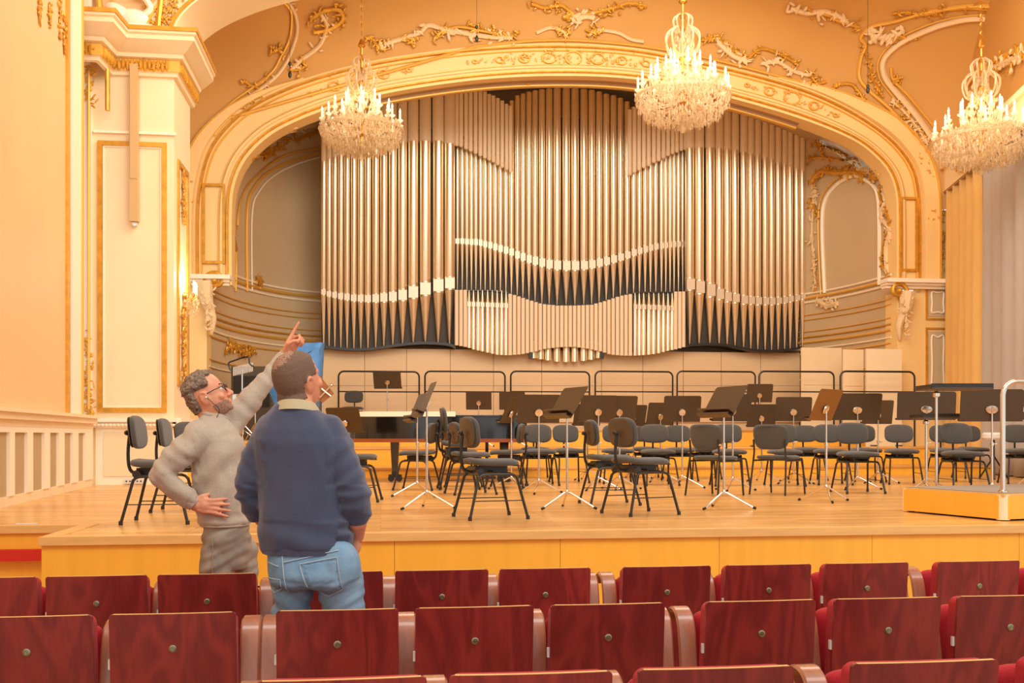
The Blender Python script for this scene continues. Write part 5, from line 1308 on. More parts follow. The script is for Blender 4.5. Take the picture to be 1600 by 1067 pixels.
# bell tree rack
t = thing('bar_chimes', 'rack of small metal bar chimes hung from a curved bracket in the percussion corner', 'chimes', perc(378, 18.4), -YAW)
kk = 18.4/F; H = EYE-(575-HOR)*kk-1.40
MB().path([(0, .03, 0), (0, .03, H-.02)], .014, 8).build('pole', 'chrome', t)
MB().path(catmull([(-.20, 0, H-.05), (-.24, 0, H+.08), (-.15, 0, H+.13), (.1, 0, H+.2), (.14, 0, H+.08), (.22, 0, H+.02)]), .015, 6).build('bracket', 'blackmetal', t)
for j in range(14):
    MB().path([(-.15+.026*j, 0, H+.02+.006*j), (-.15+.026*j, 0, H-.14+.006*j)], .008, 6).build('chime', 'whiteplastic', t)
for j in range(3):
    a = j*2*PI/3; MB().path([(0, .03, .2), (.25*math.cos(a), .03+.25*math.sin(a), .01)], .01, 6).build('leg', 'chrome', t)
t = thing('black_cabinet', 'tall black equipment cabinet in the percussion corner behind the raised arm', 'cabinet', perc(398, 20.3), -YAW)
m = MB(); m.box((0, 0, .72), (.80, .5, 1.44)); m.build('body', 'backshell', t, bevel=.01)
m = MB(); m.box((0, -.26, .95), (.7, .02, .6)); m.build('door', 'blackmetal', t, bevel=.01)
m = MB(); m.box((-.0, -.28, .62), (.14, .02, .03)); m.build('handle', 'chrome', t)
t = thing('cymbal_stand', 'cymbal on a chrome tripod stand in the percussion corner', 'cymbal stand', perc(399, 17.6), -YAW)
MB().path([(0, 0, .1), (0, 0, .80)], .012, 8).build('pole', 'chrome', t)
MB().lathe([(.01, .01), (.05, .02), (.2, .0), (.2, -.003), (.01, .0)], (0, 0, .8), 20).build('cymbal', 'brass', t)
for j in range(3):
    a = j*2*PI/3+.4; MB().path([(0, 0, .3), (.27*math.cos(a), .27*math.sin(a), .01)], .01, 6).build('leg', 'chrome', t)
t = thing('snare_drum', 'snare drum on a folding chrome stand beside the cymbal', 'drum', perc(380, 17.2), -YAW)
MB().lathe([(.17, .62), (.18, .63), (.18, .76), (.17, .77)], (0, 0, 0), 20).build('shell', 'chrome', t)
MB().lathe([(.165, .768), (.165, .775)], (0, 0, 0), 20).build('drum_head', 'drumskin', t)
MB().path([(0, 0, .1), (0, 0, .62)], .012, 8).build('pole', 'chrome', t)
for j in range(3):
    a = j*2*PI/3; MB().path([(0, 0, .28), (.25*math.cos(a), .25*math.sin(a), .01)], .01, 6).build('leg', 'chrome', t)
t = thing('bass_drum', 'black bass drum behind the man in grey', 'drum', perc(352, 18.0), -YAW)
MB().lathe([(.38, -.18), (.40, -.17), (.40, .17), (.38, .18)], (0, 0, .42), 28, axis=(0, 1, 0)).build('shell', 'blackmetal', t)
MB().lathe([(.375, -.188), (.375, -.18)], (0, 0, .42), 28, axis=(0, 1, 0)).build('drum_head', 'drumskin', t)
MB().lathe([(.405, -.2), (.415, -.19), (.405, -.17)], (0, 0, .42), 28, axis=(0, 1, 0)).build('hoop', 'chrome', t)
for sx in (-1, 1): MB().path([(sx*.3, -.1, .2), (sx*.36, -.16, .0)], .012, 6).build('spur', 'chrome', t)
t = thing('tilted_board', 'brown board tilted on a chrome bracket right of the navy man\'s face', 'music stand', perc(503, 17.9, .94), -YAW)
kk = 17.9/F; H = EYE-(612-HOR)*kk-.94
MB().path([(0, .05, 0), (0, .05, H-.1)], .013, 8).build('pole', 'chrome', t)
m = MB(); m.box((-.02, 0, H+.05), (.26, .02, .42), Matrix.Rotation(rad(-38), 3, 'Y')); m.build('desk', 'poster', t, bevel=.004)
m = MB(); m.path([(-.14, -.03, H-.22), (.16, -.03, H+.10)], .018, 8); m.path([(.0, -.03, H+.05), (.16, -.03, H-.08)], .018, 8); m.ell((.17, -.03, H+.11), (.03, .03, .03)); m.build('clamp', 'chrome', t)
for j in range(3):
    a = j*2*PI/3; MB().path([(0, .05, .2), (.25*math.cos(a), .05+.25*math.sin(a), .01)], .01, 6).build('leg', 'chrome', t)
# far black stool with chrome legs at right
t = thing('drum_throne', 'round black stool on a dark tripod beyond the podium at right', 'stool', at_d(1553, HOR, 16.4)*1.0, 0); t.location.z = STZ; t.scale = (1, 1, 1.45)
MB().lathe([(.16, .44), (.18, .46), (.18, .50), (.15, .52)], (0, 0, 0), 18).build('seat', 'whiteplastic', t)
MB().path([(0, 0, .12), (0, 0, .45)], .014, 8).build('pole', 'blackmetal', t)
for j in range(3):
    a = j*2*PI/3; MB().path([(0, 0, .26), (.24*math.cos(a), .24*math.sin(a), .01)], .012, 6).build('leg', 'blackmetal', t)

# ------------------------------------------------------------------ auditorium seats
def make_seat(label):
    t = thing('auditorium_seat', label, 'seat', group='red-brown veneered auditorium seats')
    # local: front (towards stage) is +y; wooden back faces the viewer (-y)
    def surf(x, z): return -.02-.10*(z-.45)+.22*x*x-.0     # lean and curve of the shell
    W_ = .43; z0, z1 = .30, .868; n = 14
    def outline(w_, za, zb_, rc, yo):
        pts = []
        for cx_, cz_, a0 in ((w_/2-rc, zb_-rc, 0), (-w_/2+rc, zb_-rc, PI/2)):
            for k in range(5): a = a0+k*PI/8; pts.append((cx_+rc*math.cos(a), cz_+rc*math.sin(a)))
        return pts
    def sheet(yo0, yo1, w_, za, zb_, rc):
        cols = []
        xs_ = [-w_/2+rc*(1-math.cos(j*PI/10)) for j in range(5)]+[-w_/2+rc+(w_-2*rc)*j/12 for j in range(13)]+[w_/2-rc*(1-math.cos(j*PI/10)) for j in range(4, -1, -1)]
        for x in xs_:
            e = max(0, abs(x)-(w_/2-rc)); top = zb_-rc+math.sqrt(max(0, rc*rc-e*e))
            zz = [za+(top-za)*j/8 for j in range(9)]
            cols.append([Vector((x, surf(x, z)+yo0, z)) for z in zz]+[Vector((x, surf(x, z)+yo1, z)) for z in reversed(zz)])
        return MB().rings(cols)
    sheet(-.014, 0, W_, z0, z1, .012).build('back_panel', 'veneer', t, angle=30)
    sheet(.001, .055, W_-.004, z0+.03, z1-.008, .03).build('back_cushion', 'redvelvet', t, angle=50)
    m = MB(); m.rings([[Vector((x, surf(x, z1)+yo, z1+zo)) for yo, zo in ((-.0135, -.001), (-.0135, .0012), (-.0005, .0012), (-.0005, -.001))] for x in [-.2+.4*j/16 for j in range(17)]]); m.build('plywood_edge', 'edge', t, smooth=False)
    zb_ = .745
    m = MB(); m.lathe([(.014, 0), (.0135, .003), (.009, .005), (.008, .0035), (.004, .0035), (.003, .006)], (0, surf(0, zb_)-.014, zb_), 18, axis=(0, -1, 0)); m.build('bolt', 'plate', t)
    m = MB(); m.box((-W_/2-.004, surf(.2, .68)+.002, .69), (.008, .014, .035)); m.build('edge_clip', 'whiteplastic', t, bevel=.002)
    R_ = superpad(.41, .40, .07, p=7)
    m = MB(); m.rings([[Vector((v.x, .14+v.z-.06*v.y, .60+v.y)) for v in r] for r in R_]); m.build('seat_cushion', 'redvelvet', t, angle=60)
    m = MB(); m.path([(-.23, .1, .42), (.23, .1, .42)], .016, 8); m.box((0, .06, .38), (.40, .06, .05)); m.build('hinge_bar', 'blackmetal', t)
    m = MB(); m.path([(0, .08, .0), (0, .08, .36)], .025, 8); m.box((0, .08, .012), (.2, .14, .02)); m.build('pedestal', 'blackmetal', t)
    return t
def make_arm(parent, x):
    pts = catmull([(x, .25, .755), (x, .20, .80), (x, .13, .805), (x, .08, .76), (x, .05, .64), (x, .02, .45), (x, .01, .2), (x, .01, .0)], 5)
    rings = []
    for i, p in enumerate(pts):
        t = (pts[min(i+1, len(pts)-1)]-pts[max(i-1, 0)]).normalized(); nn = Vector((0, -t.z, t.y)); w2 = .036
        if i < 2: w2 = .036
        rings.append([p+Vector((-w2, 0, 0)), p+Vector((-w2*.8, 0, 0))+nn*-.009, p+Vector((w2*.8, 0, 0))+nn*-.009, p+Vector((w2, 0, 0)), p+Vector((w2*.8, 0, 0))+nn*.009, p+Vector((-w2*.8, 0, 0))+nn*.009])
    return MB().rings(rings).build('armrest', 'armwood', parent, angle=30)
rows = {
 'front': (4.73, [-20, 153, 325, 524, 690, 851, 1040, 1198, 1351, 1526, 1676], {524, 1040, 1526}),
 'middle': (3.70, [45, 272, 528, 741, 948, 1186, 1383, 1573], {528, 1186}),
 'near': (2.65, [535, 829, 1116, 1440, 1712], {1440, 535}),
}
extra = {('front', 525): ' behind the man in navy'}
RN = {'front': 'front row nearest the stage', 'middle': 'middle row', 'near': 'nearest row, cut by the bottom edge'}
seat0 = None; arm_me = None
for rk, (ry, cs_, gaps) in rows.items():
    for i, px in enumerate(cs_):
        x = at_y(px, HOR, ry+.02).x
        lab = 'red-brown wooden-backed seat, %s from the left in the %s' % (ordn[i], RN[rk])
        if rk == 'middle' and i == 2: lab = 'red-brown wooden-backed seat in the middle row right behind the man in navy'
        if rk == 'front' and i == 3: lab = 'red-brown wooden-backed seat half hidden by the navy man\'s jeans'
        if seat0 is None: seat0 = make_seat(lab); t = seat0
        else: t = copy_tree(seat0)
        t['label'] = lab; t.location = (x, ry+.06, 0); t.rotation_euler = (0, 0, rad(random.uniform(-.8, .8)))
        t['pxkey'] = str(px)
    for i, px in enumerate(cs_):
        pass
# armrests are parts of the seats: right-hand one for all, left-hand one beside a gangway
for o in [o for o in bpy.data.objects if o.name.startswith('auditorium_seat')]:
    px = int(o['pxkey']); del o['pxkey']
    if arm_me is None:
        a = make_arm(o, .247); arm_me = a.data
    else:
        a = bpy.data.objects.new('armrest', arm_me); C.objects.link(a); a.parent = o
    if px in (524, 1040, 1526, 528, 1186, 1440, 535) or px in (-20, 45):
        a = bpy.data.objects.new('armrest', arm_me); C.objects.link(a); a.parent = o; a.location = (-.496, 0, 0)

# ------------------------------------------------------------------ people
def evaluated(o, name, m, parent, smooth=True):
    dg = bpy.context.evaluated_depsgraph_get(); me = bpy.data.meshes.new_from_object(o.evaluated_get(dg)); me.name = name
    old = o.data; bpy.data.objects.remove(o); bpy.data.meshes.remove(old)
    me.materials.clear(); me.materials.append(M[m]); me.polygons.foreach_set('use_smooth', [True]*len(me.polygons))
    n = bpy.data.objects.new(name, me); C.objects.link(n); n.parent = parent; return n
def fuse(mb, name, m, parent, voxel=.008, smooth=6):
    o = mb.build('raw_'+name, m)
    r = o.modifiers.new('r', 'REMESH'); r.mode = 'VOXEL'; r.voxel_size = voxel; r.use_smooth_shade = True
    s = o.modifiers.new('s', 'SMOOTH'); s.iterations = smooth; s.factor = .5
    bpy.context.view_layer.update()
    return evaluated(o, name, m, parent)
def displace(o, fn):
    me = o.data; me.calc_loop_triangles() if False else None
    ns = [v.normal.copy() for v in me.vertices]
    for v, n in zip(me.vertices, ns): v.co += n*fn(v.co, n)
    me.update()
def shell_from(src, name, m, parent, sel, thick):
    me = src.data; keep = {}
    bm = bmesh.new(); vm = {}
    for p in me.polygons:
        if all(sel(me.vertices[i].co, me.vertices[i].normal) for i in p.vertices):
            vs = []
            for i in p.vertices:
                if i not in vm:
                    v = me.vertices[i]; vm[i] = bm.verts.new(v.co+v.normal*thick(v.co, v.normal))
                vs.append(vm[i])
            bm.faces.new(vs)
    for e in [e for e in bm.edges if len(e.link_faces) == 1]:
        for v in e.verts: v.tag = True
    inv = {v: k for k, v in vm.items()}
    for v in bm.verts:
        if v.tag: s = me.vertices[inv[v]]; v.co = s.co-s.normal*.003
    mb = MB(); mb.b.free(); mb.b = bm
    return mb.build(name, m, parent, angle=180)
HEAD = [(.121, .015, .025, .02), (.112, .048, .058, .045), (.092, .074, .082, .064), (.062, .089, .096, .0745), (.03, .094, .101, .078), (.0, .090, .100, .0775), (-.025, .089, .094, .0745), (-.05, .090, .080, .069), (-.075, .088, .06, .060), (-.098, .082, .035, .048), (-.113, .070, .012, .034), (-.119, .055, .0, .02)]
def head(mb, R3, c):
    c = Vector(c); T = lambda x, y, z: c+R3 @ Vector((x, y, z))
    rings = []; n = 32
    for z, f, b, w_ in HEAD:
        row = []
        for k in range(n):
            a = 2*PI*k/n; ca, sa = math.cos(a), math.sin(a); d = f if sa > 0 else b; pw = 2.25
            row.append(T(w_*math.copysign(abs(ca)**(2/pw), ca), d*math.copysign(abs(sa)**(2/pw), sa), z))
        rings.append(row)
    mb.rings(rings)
    mb.limb([T(0, .090, .008), T(0, .106, -.018), T(0, .116, -.038)], [.008, .011, .014], 10)
    for s in (-1, 1):
        mb.ell(T(s*.012, .100, -.042), (.010, .012, .009)); mb.limb([T(s*.012, .091, .020), T(s*.045, .080, .018)], [.010, .008], 8)
        mb.ell(T(s*.045, .068, -.035), (.022, .02, .02), rot=R3)
        # ear: rim and lobe
        pts = [T(s*(.081+.008*math.sin(a)), -.006-.020*math.cos(a)*.9, -.012+.033*math.sin(a)) for a in [k*2*PI/14 for k in range(14)]]
        mb.path(pts, .0065, 8, closed=True); mb.ell(T(s*.080, -.004, -.012), (.007, .018, .030), rot=R3)
    mb.ell(T(0, .091, -.066), (.024, .010, .007), rot=R3); mb.ell(T(0, .090, -.076), (.020, .010, .008), rot=R3); mb.ell(T(0, .078, -.102), (.022, .016, .014), rot=R3)
    return T
def hand(mb, wrist, fdir, pdir, fingers, thumb, L=.185, r=.0085):
    """wrist point, finger direction, palm-facing normal; fingers = 4 lists of bend angles; thumb=(dir) list of points fractions"""
    f = Vector(fdir).normalized(); p = Vector(pdir); p = (p-f*p.dot(f)).normalized(); s = f.cross(p).normalized(); w0 = Vector(wrist)
    pal = L*.50
    for i, off_ in enumerate((-.031, -.011, .010, .030)):
        mb.limb([w0+s*off_*.5, w0+f*pal*.55+s*off_*.95, w0+f*pal+s*off_], [.017, .0145, .011], 10)
    mb.ell(w0+f*pal*.5, (.035, .035, .02), rot=Matrix((s, f, p)).transposed())
    for i, (off_, ln) in enumerate(((-.031, .92), (-.011, 1.0), (.010, .95), (.030, .78))):
        pos = w0+f*pal+s*off_; d = f.copy(); pts = [pos-f*.015]; seglen = [L*.5*ln*v for v in (.45, .32, .25)]; spread = off_*fingers[4]
        pts.append(pos); ax = s
        d = (d+s*spread).normalized()
        for sl, ang in zip(seglen, fingers[i]):
            d = Matrix.Rotation(rad(ang), 3, ax) @ d; pos = pos+d*sl; pts.append(pos)
        mb.limb(pts, [.0105, .0102, .0094, .0086, .0072], 10)
    tp = [w0+f*a+s*b+p*c for a, b, c in thumb]
    mb.limb(tp, [.015, .013, .011, .0085][:len(tp)], 10)
def fold(co, a, b, sc, ph=0):
    return a*math.sin(b*co+ph)
def Rhead(fwd, roll=0):
    f = Vector(fwd).normalized(); r = f.cross(Vector((0, 0, 1))).normalized(); u = r.cross(f)
    Mx = Matrix((r, f, u)).transposed(); return Mx @ Matrix.Rotation(roll, 3, 'Y')

# --- man in navy sweater, seen from behind
p2 = cw((478-800)/375, 1600/375, 0)
man2 = thing('person', 'man in navy sweater and light blue jeans seen from behind, looking up right', 'person', p2, -YAW)
R2 = Rhead((.55, .72, .36), rad(4)); hc2 = Vector((-.040, .02, 1.718))
skin = MB(); T2 = head(skin, R2, hc2)
skin.limb([T2(0, -.02, -.05), Vector((-.035, -.01, 1.60)), Vector((-.03, .0, 1.50))], [.064, .066, .07], 18)
skin.ell(T2(0, -.055, -.055), (.055, .045, .06)); 
skin.loft([(1.52, -.03, 0, .13, .07), (1.45, -.03, 0, .16, .09), (1.25, -.015, 0, .14, .10), (1.05, .01, 0, .15, .10), (.92, .04, 0, .15, .11)])
# arms: upper arm, forearm
skin.limb([(-.17, .01, 1.49), (-.235, -.01, 1.27), (-.232, .03, 1.20)], [.05, .042, .042]); skin.limb([(-.235, .0, 1.24), (-.215, .06, 1.165), (-.165, .135, 1.075)], [.044, .041, .030])
skin.limb([(.12, .01, 1.49), (.205, -.04, 1.25), (.207, -.01, 1.19)], [.05, .044, .044]); skin.limb([(.21, -.03, 1.22), (.212, .0, 1.13), (.205, .05, 1.065)], [.047, .044, .031])
hand(skin, (.205, .055, 1.06), (-.12, .35, -1), (-1, 0, 0), [(10, 20, 15), (10, 20, 15), (10, 20, 15), (12, 20, 15), .3], [(.01, -.02, .01), (.05, -.04, .02), (.08, -.045, .03)], .17)
hand(skin, (-.165, .135, 1.07), (.3, .5, -.9), (1, 0, 0), [(15, 25, 15), (15, 25, 15), (15, 25, 15), (15, 25, 15), .3], [(.01, -.02, .01), (.05, -.04, .02), (.08, -.045, .03)], .17)
skin.limb([(-.055, 0, .86), (-.07, .0, .50), (-.08, -.02, .12)], [.07, .05, .04]); skin.limb([(.135, 0, .86), (.13, .0, .50), (.13, -.02, .12)], [.075, .05, .04])
skin.limb([(-.08, -.02, .08), (-.10, .12, .05)], [.04, .03]); skin.limb([(.13, -.02, .08), (.16, .12, .05)], [.04, .03])
body2 = fuse(skin, 'body', 'skin', man2, .0052, 4)
inv2 = R2.transposed()
def hl2(co): return inv2 @ (co-hc2)
def hair_sel2(co, n):
    q = hl2(co)
    if q.length > .16 or abs(q.x) > .09: return False
    if q.y > .055-.2*max(0, .02-q.z) and q.z > -.02: return q.z > .075 and q.y < .07
    if q.y > .0 and q.z < .012: return False
    if q.y > -.03 and q.z < -.0 : return False
    return q.z > -.066
crown = lambda co: (hl2(co)-Vector((-.025, -.045, .12))).length < .062+.012*noise.noise(co*60)
hair2 = shell_from(body2, 'hair', 'hairbrown', man2, hair_sel2, lambda co, n: .0045+.0012*noise.noise(co*200))
hair2.data.materials.append(M['hairthin'])
for p_ in hair2.data.polygons:
    if crown(p_.center) and noise.noise(p_.center*160) > -.28: p_.material_index = 1
sw = MB()
sw.loft([(1.012, .008, .0, .186, .142), (1.03, .008, .0, .195, .148), (1.08, .005, .0, .192, .148), (1.15, -.004, .0, .184, .144), (1.22, -.014, .0, .180, .140), (1.30, -.026, .0, .182, .138), (1.38, -.032, .0, .190, .136), (1.46, -.033, .0, .195, .130), (1.515, -.034, .0, .180, .118), (1.56, -.036, .0, .140, .10), (1.595, -.038, -.004, .098, .085), (1.618, -.038, -.006, .078, .078)])
sw.limb([(-.150, .0, 1.505), (-.205, .0, 1.40), (-.228, -.01, 1.30), (-.236, -.0, 1.245), (-.222, .04, 1.19)], [.070, .070, .064, .061, .056], 20)
sw.limb([(.095, .0, 1.51), (.145, -.01, 1.40), (.185, -.03, 1.30), (.203, -.035, 1.24), (.207, -.015, 1.18)], [.072, .072, .067, .066, .060], 20)
o = fuse(sw, 'sweater', 'navyknit', man2, .0075, 7)
def sweater_fold(co, n):
    v = .014*noise.noise(Vector((co.x*6, co.y*6, co.z*3.5)))+.008*noise.noise(Vector((co.x*16, co.y*16, co.z*9)))
    ax = co.x+.02
    if abs(ax) > .17 and co.z < 1.29:
        v += .022*noise.noise(Vector((co.x*4, co.y*4, co.z*26)))*min(1, (1.29-co.z)/.05)+.003*math.sin(co.z*120+co.x*25)
    if abs(ax) > .12 and 1.28 < co.z < 1.48: v += .012*noise.noise(Vector((co.x*4, 5, (co.z-abs(ax)*.8)*18)))
    if co.z < 1.14 and abs(ax) < .2: v += .004*math.sin(co.z*55+co.x*14)
    return v
displace(o, sweater_fold)
# ribbed hem and cuffs
MB().loft([(1.000, .010, .0, .180, .138), (1.004, .010, .0, .188, .146), (1.045, .009, .0, .190, .147), (1.05, .009, .0, .182, .14)], 40).build('sweater_hem', 'navyknit', man2)
MB().path([(-.222, .04, 1.20), (-.205, .065, 1.155)], [.060, .056], 18).build('sleeve_cuff', 'navyknit', man2)
MB().path([(.207, -.015, 1.195), (.209, .0, 1.150)], [.063, .060], 18).build('sleeve_cuff', 'navyknit', man2)
# polo collar folded over the neck
rings = []
for i, (dz, rx, ry) in enumerate(((0, .102, .098), (.010, .098, .094), (.034, .082, .082), (.041, .076, .078), (.034, .072, .073), (.0, .075, .078))):
    rings.append([Vector((-.038+rx*math.cos(a), -.004+ry*math.sin(a), 1.582+dz+.016*math.sin(a)*(-1)-.01*math.cos(a)*0)) for a in [2*PI*k/36 for k in range(36)]])
MB().rings(rings, cap=False).build('shirt_collar', 'collar', man2, angle=60)
je = MB()
je.loft([(1.06, .012, 0, .168, .128), (1.02, .016, 0, .176, .134), (.97, .028, -.004, .186, .148), (.92, .040, -.008, .194, .158), (.88, .048, -.008, .190, .150), (.86, .052, -.004, .170, .12)][::-1])
je.limb([(-.046, -.005, .88), (-.060, .0, .78), (-.072, .0, .62), (-.07, .0, .46), (-.078, -.02, .12)], [.088, .080, .074, .070, .062], 20)
je.limb([(.144, -.005, .88), (.154, .0, .78), (.150, .0, .62), (.136, .0, .46), (.13, -.02, .12)], [.098, .092, .084, .072, .062], 20)
je.ell((-.045, -.06, .95), (.095, .085, .11)); je.ell((.14, -.06, .95), (.10, .09, .12))
o = fuse(je, 'jeans', 'jeansblue', man2, .008, 8)
displace(o, lambda co, n: .004*noise.noise(Vector((co.x*12, co.y*12, co.z*9)))+(.015*noise.noise(Vector((co.x*5, co.y*5, co.z*24-abs(co.x-.045)*14))) if co.z < .90 else 0))
jm2 = o
def in_quad(co, q):
    s = 0
    for k in range(len(q)):
        x0_, z0_ = q[k]; x1_, z1_ = q[(k+1) % len(q)]
        c_ = (x1_-x0_)*(co.z-z0_)-(z1_-z0_)*(co.x-x0_)
        if c_ == 0: continue
        if s == 0: s = 1 if c_ > 0 else -1
        elif (c_ > 0) != (s > 0): return False
    return True
q2x = lambda px: (px-478)/375; q2z = lambda py: 1.49-(py-680)/375
QR = [(q2x(480), q2z(874)), (q2x(536), q2z(864)), (q2x(543), q2z(914)), (q2x(520), q2z(926)), (q2x(494), q2z(915))]
QL = [(q2x(424), q2z(898)), (q2x(450), q2z(898)), (q2x(451), q2z(913)), (q2x(436), q2z(922)), (q2x(425), q2z(915))]
for Q in (QR, QL):
    shell_from(jm2, 'back_pocket', 'jeansblue', man2, lambda co, n, Q=Q: n.y < -.05 and in_quad(co, Q), lambda co, n: .004)
    sur = bvh(jm2)
    pts = []
    for k in range(len(Q)):
        a, b = Q[k], Q[(k+1) % len(Q)]
        for j in range(6):
            x, z = lerp(a[0], b[0], j/6), lerp(a[1], b[1], j/6); h_, n_, _, _ = sur.ray_cast(Vector((x, -1, z)), Vector((0, 1, 0)))
            if h_ is not None: pts.append(h_+Vector((0, -.006, 0)))
    if len(pts) > 4: MB().path(pts, .0022, 5, closed=True).build('pocket_stitching', 'stitch', man2)
def seam(sur, pts2, par, name='seam', r=.0022, lift=.004, mt='stitch'):
    pts = []
    for x, z in pts2:
        h_, n_, _, _ = sur.ray_cast(Vector((x, -1, z)), Vector((0, 1, 0)))
        if h_ is not None: pts.append(h_+Vector((0, -lift, 0)))
    if len(pts) > 2: MB().path(pts, r, 5).build(name, mt, par)
sur = bvh(jm2)
seam(sur, [(q2x(452+1.0*k), q2z(862+7.0*k)) for k in range(9)], man2, 'centre_seam')
seam(sur, [(q2x(418+4.2*k), q2z(872+.9*k)) for k in range(8)], man2, 'yoke_seam')
seam(sur, [(q2x(455+5.5*k), q2z(872-1.6*k+.4*k)) for k in range(16)], man2, 'yoke_seam')
for sx, x in ((-1, -.08), (1, .135)):
    m = MB(); m.limb([(x, -.10, .055), (x+sx*.01, .02, .06), (x+sx*.025, .14, .045)], [.045, .048, .04], 14); m.box((x+sx*.01, .02, .012), (.09, .30, .024)); m.build('shoe', 'shoe', man2)
m = MB(); wv_ = Vector((-.175, .12, 1.09)); m.path([wv_+Vector((.034*math.cos(a), .034*math.sin(a)*.8, .02*math.cos(a))) for a in [k*PI/9 for k in range(18)]], .008, 6, closed=True); m.ell(wv_+Vector((-.036, -.01, -.01)), (.012, .018, .018)); m.build('wrist_watch', 'blackmetal', man2)

# --- man in grey sweater, pointing up
p1 = cw((340-800)/300, 1600/300, 0)
man1 = thing('person', 'bearded man in grey-brown sweater and grey jeans, with glasses, pointing up', 'person', p1, -YAW)
R1 = Rhead((.90, .10, .46), rad(0)); hc1 = Vector((-.047, -.02, 1.692))
skin = MB(); T1 = head(skin, R1, hc1)
skin.limb([T1(0, -.03, -.05), Vector((-.03, -.01, 1.59)), Vector((-.01, .0, 1.50))], [.060, .061, .07], 18)
skin.loft([(1.52, 0, 0, .08, .13), (1.42, 0, 0, .10, .14), (1.25, .02, 0, .09, .12), (1.05, .04, 0, .085, .12), (.92, .05, 0, .08, .12)])
skin.limb([(-.06, -.15, 1.45), (-.235, -.215, 1.30)], [.045, .04]); skin.limb([(-.235, -.215, 1.30), (-.14, -.205, 1.215), (-.058, -.19, 1.140)], [.042, .038, .027])
hand(skin, (-.062, -.19, 1.142), (1, .12, -.10), (0, 1, 0), [(0, 4, 4), (2, 4, 4), (4, 6, 4), (6, 8, 6), 6.0], [(.0, .02, .0), (.035, .045, .0), (.06, .055, .015)], .175)
skin.limb([(.035, .12, 1.55), (.15, .19, 1.71)], [.05, .044]); skin.limb([(.15, .19, 1.71), (.23, .225, 1.82), (.305, .255, 1.935)], [.043, .038, .027])
hand(skin, (.305, .255, 1.935), (.48, .15, .95), (.5, -.5, -.3), [(0, 2, 2), (55, 80, 50), (60, 85, 50), (62, 85, 50), .2], [(.01, -.028, .012), (.045, -.048, .03), (.072, -.035, .045), (.088, -.012, .05)], .185)
skin.limb([(.02, -.06, .86), (.03, -.06, .48), (.02, -.06, .12)], [.065, .05, .04]); skin.limb([(.10, .10, .86), (.11, .10, .48), (.10, .10, .12)], [.065, .05, .04])
skin.limb([(.02, -.06, .08), (.15, -.07, .05)], [.04, .03]); skin.limb([(.10, .10, .08), (.23, .10, .05)], [.04, .03])
body1 = fuse(skin, 'body', 'skin', man1, .0048, 3)
inv1 = R1.transposed()
def hl1(co): return inv1 @ (co-hc1)
def hair_sel1(co, n):
    q = hl1(co)
    if q.length > .16 or abs(q.x) > .09: return False
    if q.y > .045 and q.z < .085: return False
    if q.y > .065: return False
    if q.z < .03 and q.y > .0: return False
    if q.z < .035 and q.y > -.042: return False
    return q.z > -.068
def curl(co, n):
    q = hl1(co); return .011+.008*noise.noise(co*38)+.005*noise.noise(co*90)+(.007 if q.z > .05 else 0)
shell_from(body1, 'hair', 'haircurl', man1, hair_sel1, curl)
def beard_sel(co, n):
    q = hl1(co)
    if q.length > .17 or abs(q.x) > .08: return False
    if -.12 < q.z < -.05 and q.y > -.005-.3*(q.z+.05): 
        if abs(q.x) < .018 and q.z > -.083 and q.z < -.056 and q.y > .09: return False
        return q.y > .005+.4*max(0, -.07-q.z)*0 and (q.z < -.055)
    return False
shell_from(body1, 'beard', 'beard', man1, beard_sel, lambda co, n: .0016+.0014*noise.noise(co*150))
for s in (-1, 1):
    MB().ell(T1(s*.031, .080, .002), (.0125, .0125, .0125)).build('eye', 'eye', man1)
    MB().ell(T1(s*.031, .0905, .004), (.006, .004, .006), rot=R1).build('iris', 'iris', man1)
    MB().limb([T1(s*.014, .0985, .026), T1(s*.048, .088, .026)], [.004, .003], 8).build('eyebrow', 'haircurl', man1)
gl = MB()
for s in (-1, 1):
    gl.path([T1(s*(.033+.026*math.cos(a)), .108-.006*abs(math.cos(a)), .000+.019*math.sin(a)) for a in [k*2*PI/20 for k in range(20)]], .0024, 6, closed=True)
    gl.path([T1(s*.059, .104, .006), T1(s*.082, .06, .006), T1(s*.084, .0, .004), T1(s*.082, -.012, -.008)], .0026, 6)
gl.path([T1(-.008, .110, .004), T1(0, .113, .007), T1(.008, .110, .004)], .002, 6)
gl.build('glasses', 'blackmetal', man1)
# earpiece cable at the ear
MB().path(catmull([T1(.086, .008, -.014), T1(.085, .02, -.05), T1(.07, .03, -.10), T1(.06, -.03, -.14), T1(.05, -.06, -.13)], 5), .0018, 6).build('earphone_cable', 'blackmetal', man1)
MB().ell(T1(.087, .004, -.012), (.006, .006, .006)).build('earpiece', 'whiteplastic', man1)
sw = MB()
sw.loft([(1.032, .040, .0, .122, .158), (1.05, .040, .0, .130, .164), (1.10, .034, .0, .133, .166), (1.20, .022, .0, .136, .165), (1.30, .010, .0, .138, .168), (1.40, .002, .0, .136, .172), (1.47, -.004, .0, .124, .170), (1.52, -.010, .0, .106, .145), (1.555, -.014, .0, .086, .11), (1.585, -.018, .0, .070, .082), (1.60, -.02, .0, .064, .072)])
sw.limb([(-.045, -.13, 1.485), (-.12, -.19, 1.41), (-.200, -.215, 1.325), (-.225, -.22, 1.285), (-.17, -.212, 1.235), (-.085, -.198, 1.160)], [.078, .072, .064, .062, .053, .043], 20)
sw.limb([(.01, .11, 1.50), (.06, .14, 1.60), (.13, .18, 1.69), (.20, .21, 1.785), (.285, .245, 1.905)], [.080, .074, .062, .052, .040], 20)
sw.ell((-.01, .05, 1.50), (.09, .11, .09)); sw.ell((-.03, -.07, 1.49), (.09, .11, .08))
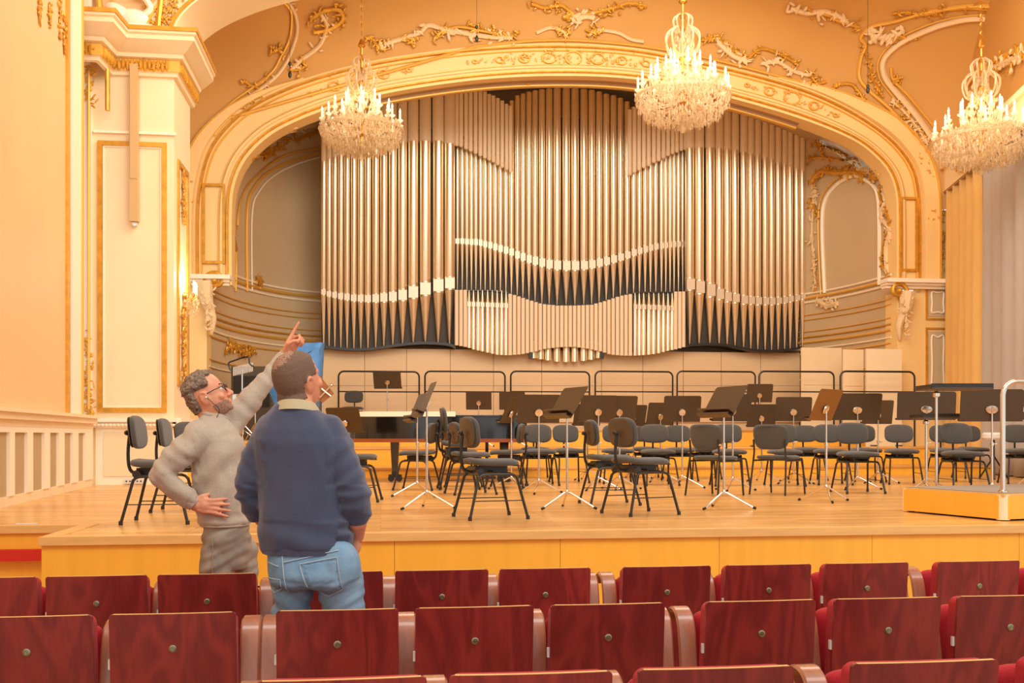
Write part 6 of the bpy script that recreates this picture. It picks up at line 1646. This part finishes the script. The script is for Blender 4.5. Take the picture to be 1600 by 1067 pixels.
o = fuse(sw, 'sweater', 'greyknit', man1, .0075, 6)
def sf1(co, n):
    v = .011*noise.noise(Vector((co.x*8, co.y*8, co.z*5)))+.007*noise.noise(Vector((co.x*20, co.y*20, co.z*14)))
    if co.y < -.12 and co.x < -.05: v += .013*noise.noise(Vector((co.x*6, co.y*6, (co.z+co.x*.8)*24)))
    if co.z > 1.56 and co.x > .04: v += .010*noise.noise(Vector((3, co.y*5, (co.x+co.z)*20)))
    if co.z < 1.5 and co.x > -.08: v += .018*noise.noise(Vector((co.x*3, 7, (co.z-co.x*.9)*11)))*max(0, 1-abs(co.z-1.25)/.3)
    if co.z < 1.10: v += .004*math.sin(co.z*80)
    return v
displace(o, sf1)
MB().loft([(1.020, .041, .0, .116, .152), (1.024, .041, .0, .124, .160), (1.058, .040, .0, .126, .162), (1.064, .040, .0, .118, .154)], 36).build('sweater_hem', 'greyknit', man1)
MB().path([(-.10, -.20, 1.175), (-.060, -.192, 1.142)], [.046, .036], 18).build('sleeve_cuff', 'greyknit', man1)
MB().path([(.262, .237, 1.873), (.292, .249, 1.918)], [.045, .040], 18).build('sleeve_cuff', 'greyknit', man1)
MB().path([Vector((-.022+.067*math.cos(a), .0+.073*math.sin(a), 1.597-.018*math.cos(a))) for a in [k*PI/14 for k in range(28)]], .011, 8, closed=True).build('crew_collar', 'greyknit', man1)
m = MB(); wv_ = Vector((.302, .254, 1.930)); ax = Vector((.55, .2, .8)).normalized(); a_, b_ = frame(ax)
m.path([wv_+a_*.033*math.cos(k*PI/10)+b_*.033*math.sin(k*PI/10) for k in range(20)], .008, 6, closed=True); m.build('wrist_watch', 'chrome', man1)
je = MB()
je.loft([(.80, .06, .02, .09, .13), (.84, .055, .02, .108, .150), (.90, .05, .01, .118, .158), (.96, .045, .0, .120, .156), (1.02, .042, .0, .114, .148), (1.06, .04, .0, .105, .140)])
je.limb([(.018, -.065, .88), (.016, -.07, .78), (.03, -.07, .62), (.028, -.065, .46), (.02, -.06, .12)], [.090, .084, .074, .066, .058], 20)
je.limb([(.112, .09, .88), (.122, .10, .78), (.108, .10, .62), (.108, .10, .46), (.10, .10, .12)], [.074, .066, .062, .060, .058], 20)
o = fuse(je, 'jeans', 'jeansgrey', man1, .008, 7)
displace(o, lambda co, n: .004*noise.noise(Vector((co.x*14, co.y*14, co.z*9)))+(.016*noise.noise(Vector((co.x*6, co.y*6, co.z*24-co.x*12)))))
sur = bvh(o)
seam(sur, [(.02, .98-.025*k) for k in range(12)], man1, 'side_seam', mt='jeansgrey', r=.003)
for x, y in ((.02, -.06), (.10, .10)):
    m = MB(); m.limb([(x-.08, y, .055), (x+.04, y, .06), (x+.17, y-.01, .045)], [.042, .046, .038], 14); m.box((x+.04, y, .012), (.30, .09, .024)); m.build('shoe', 'shoe', man1)
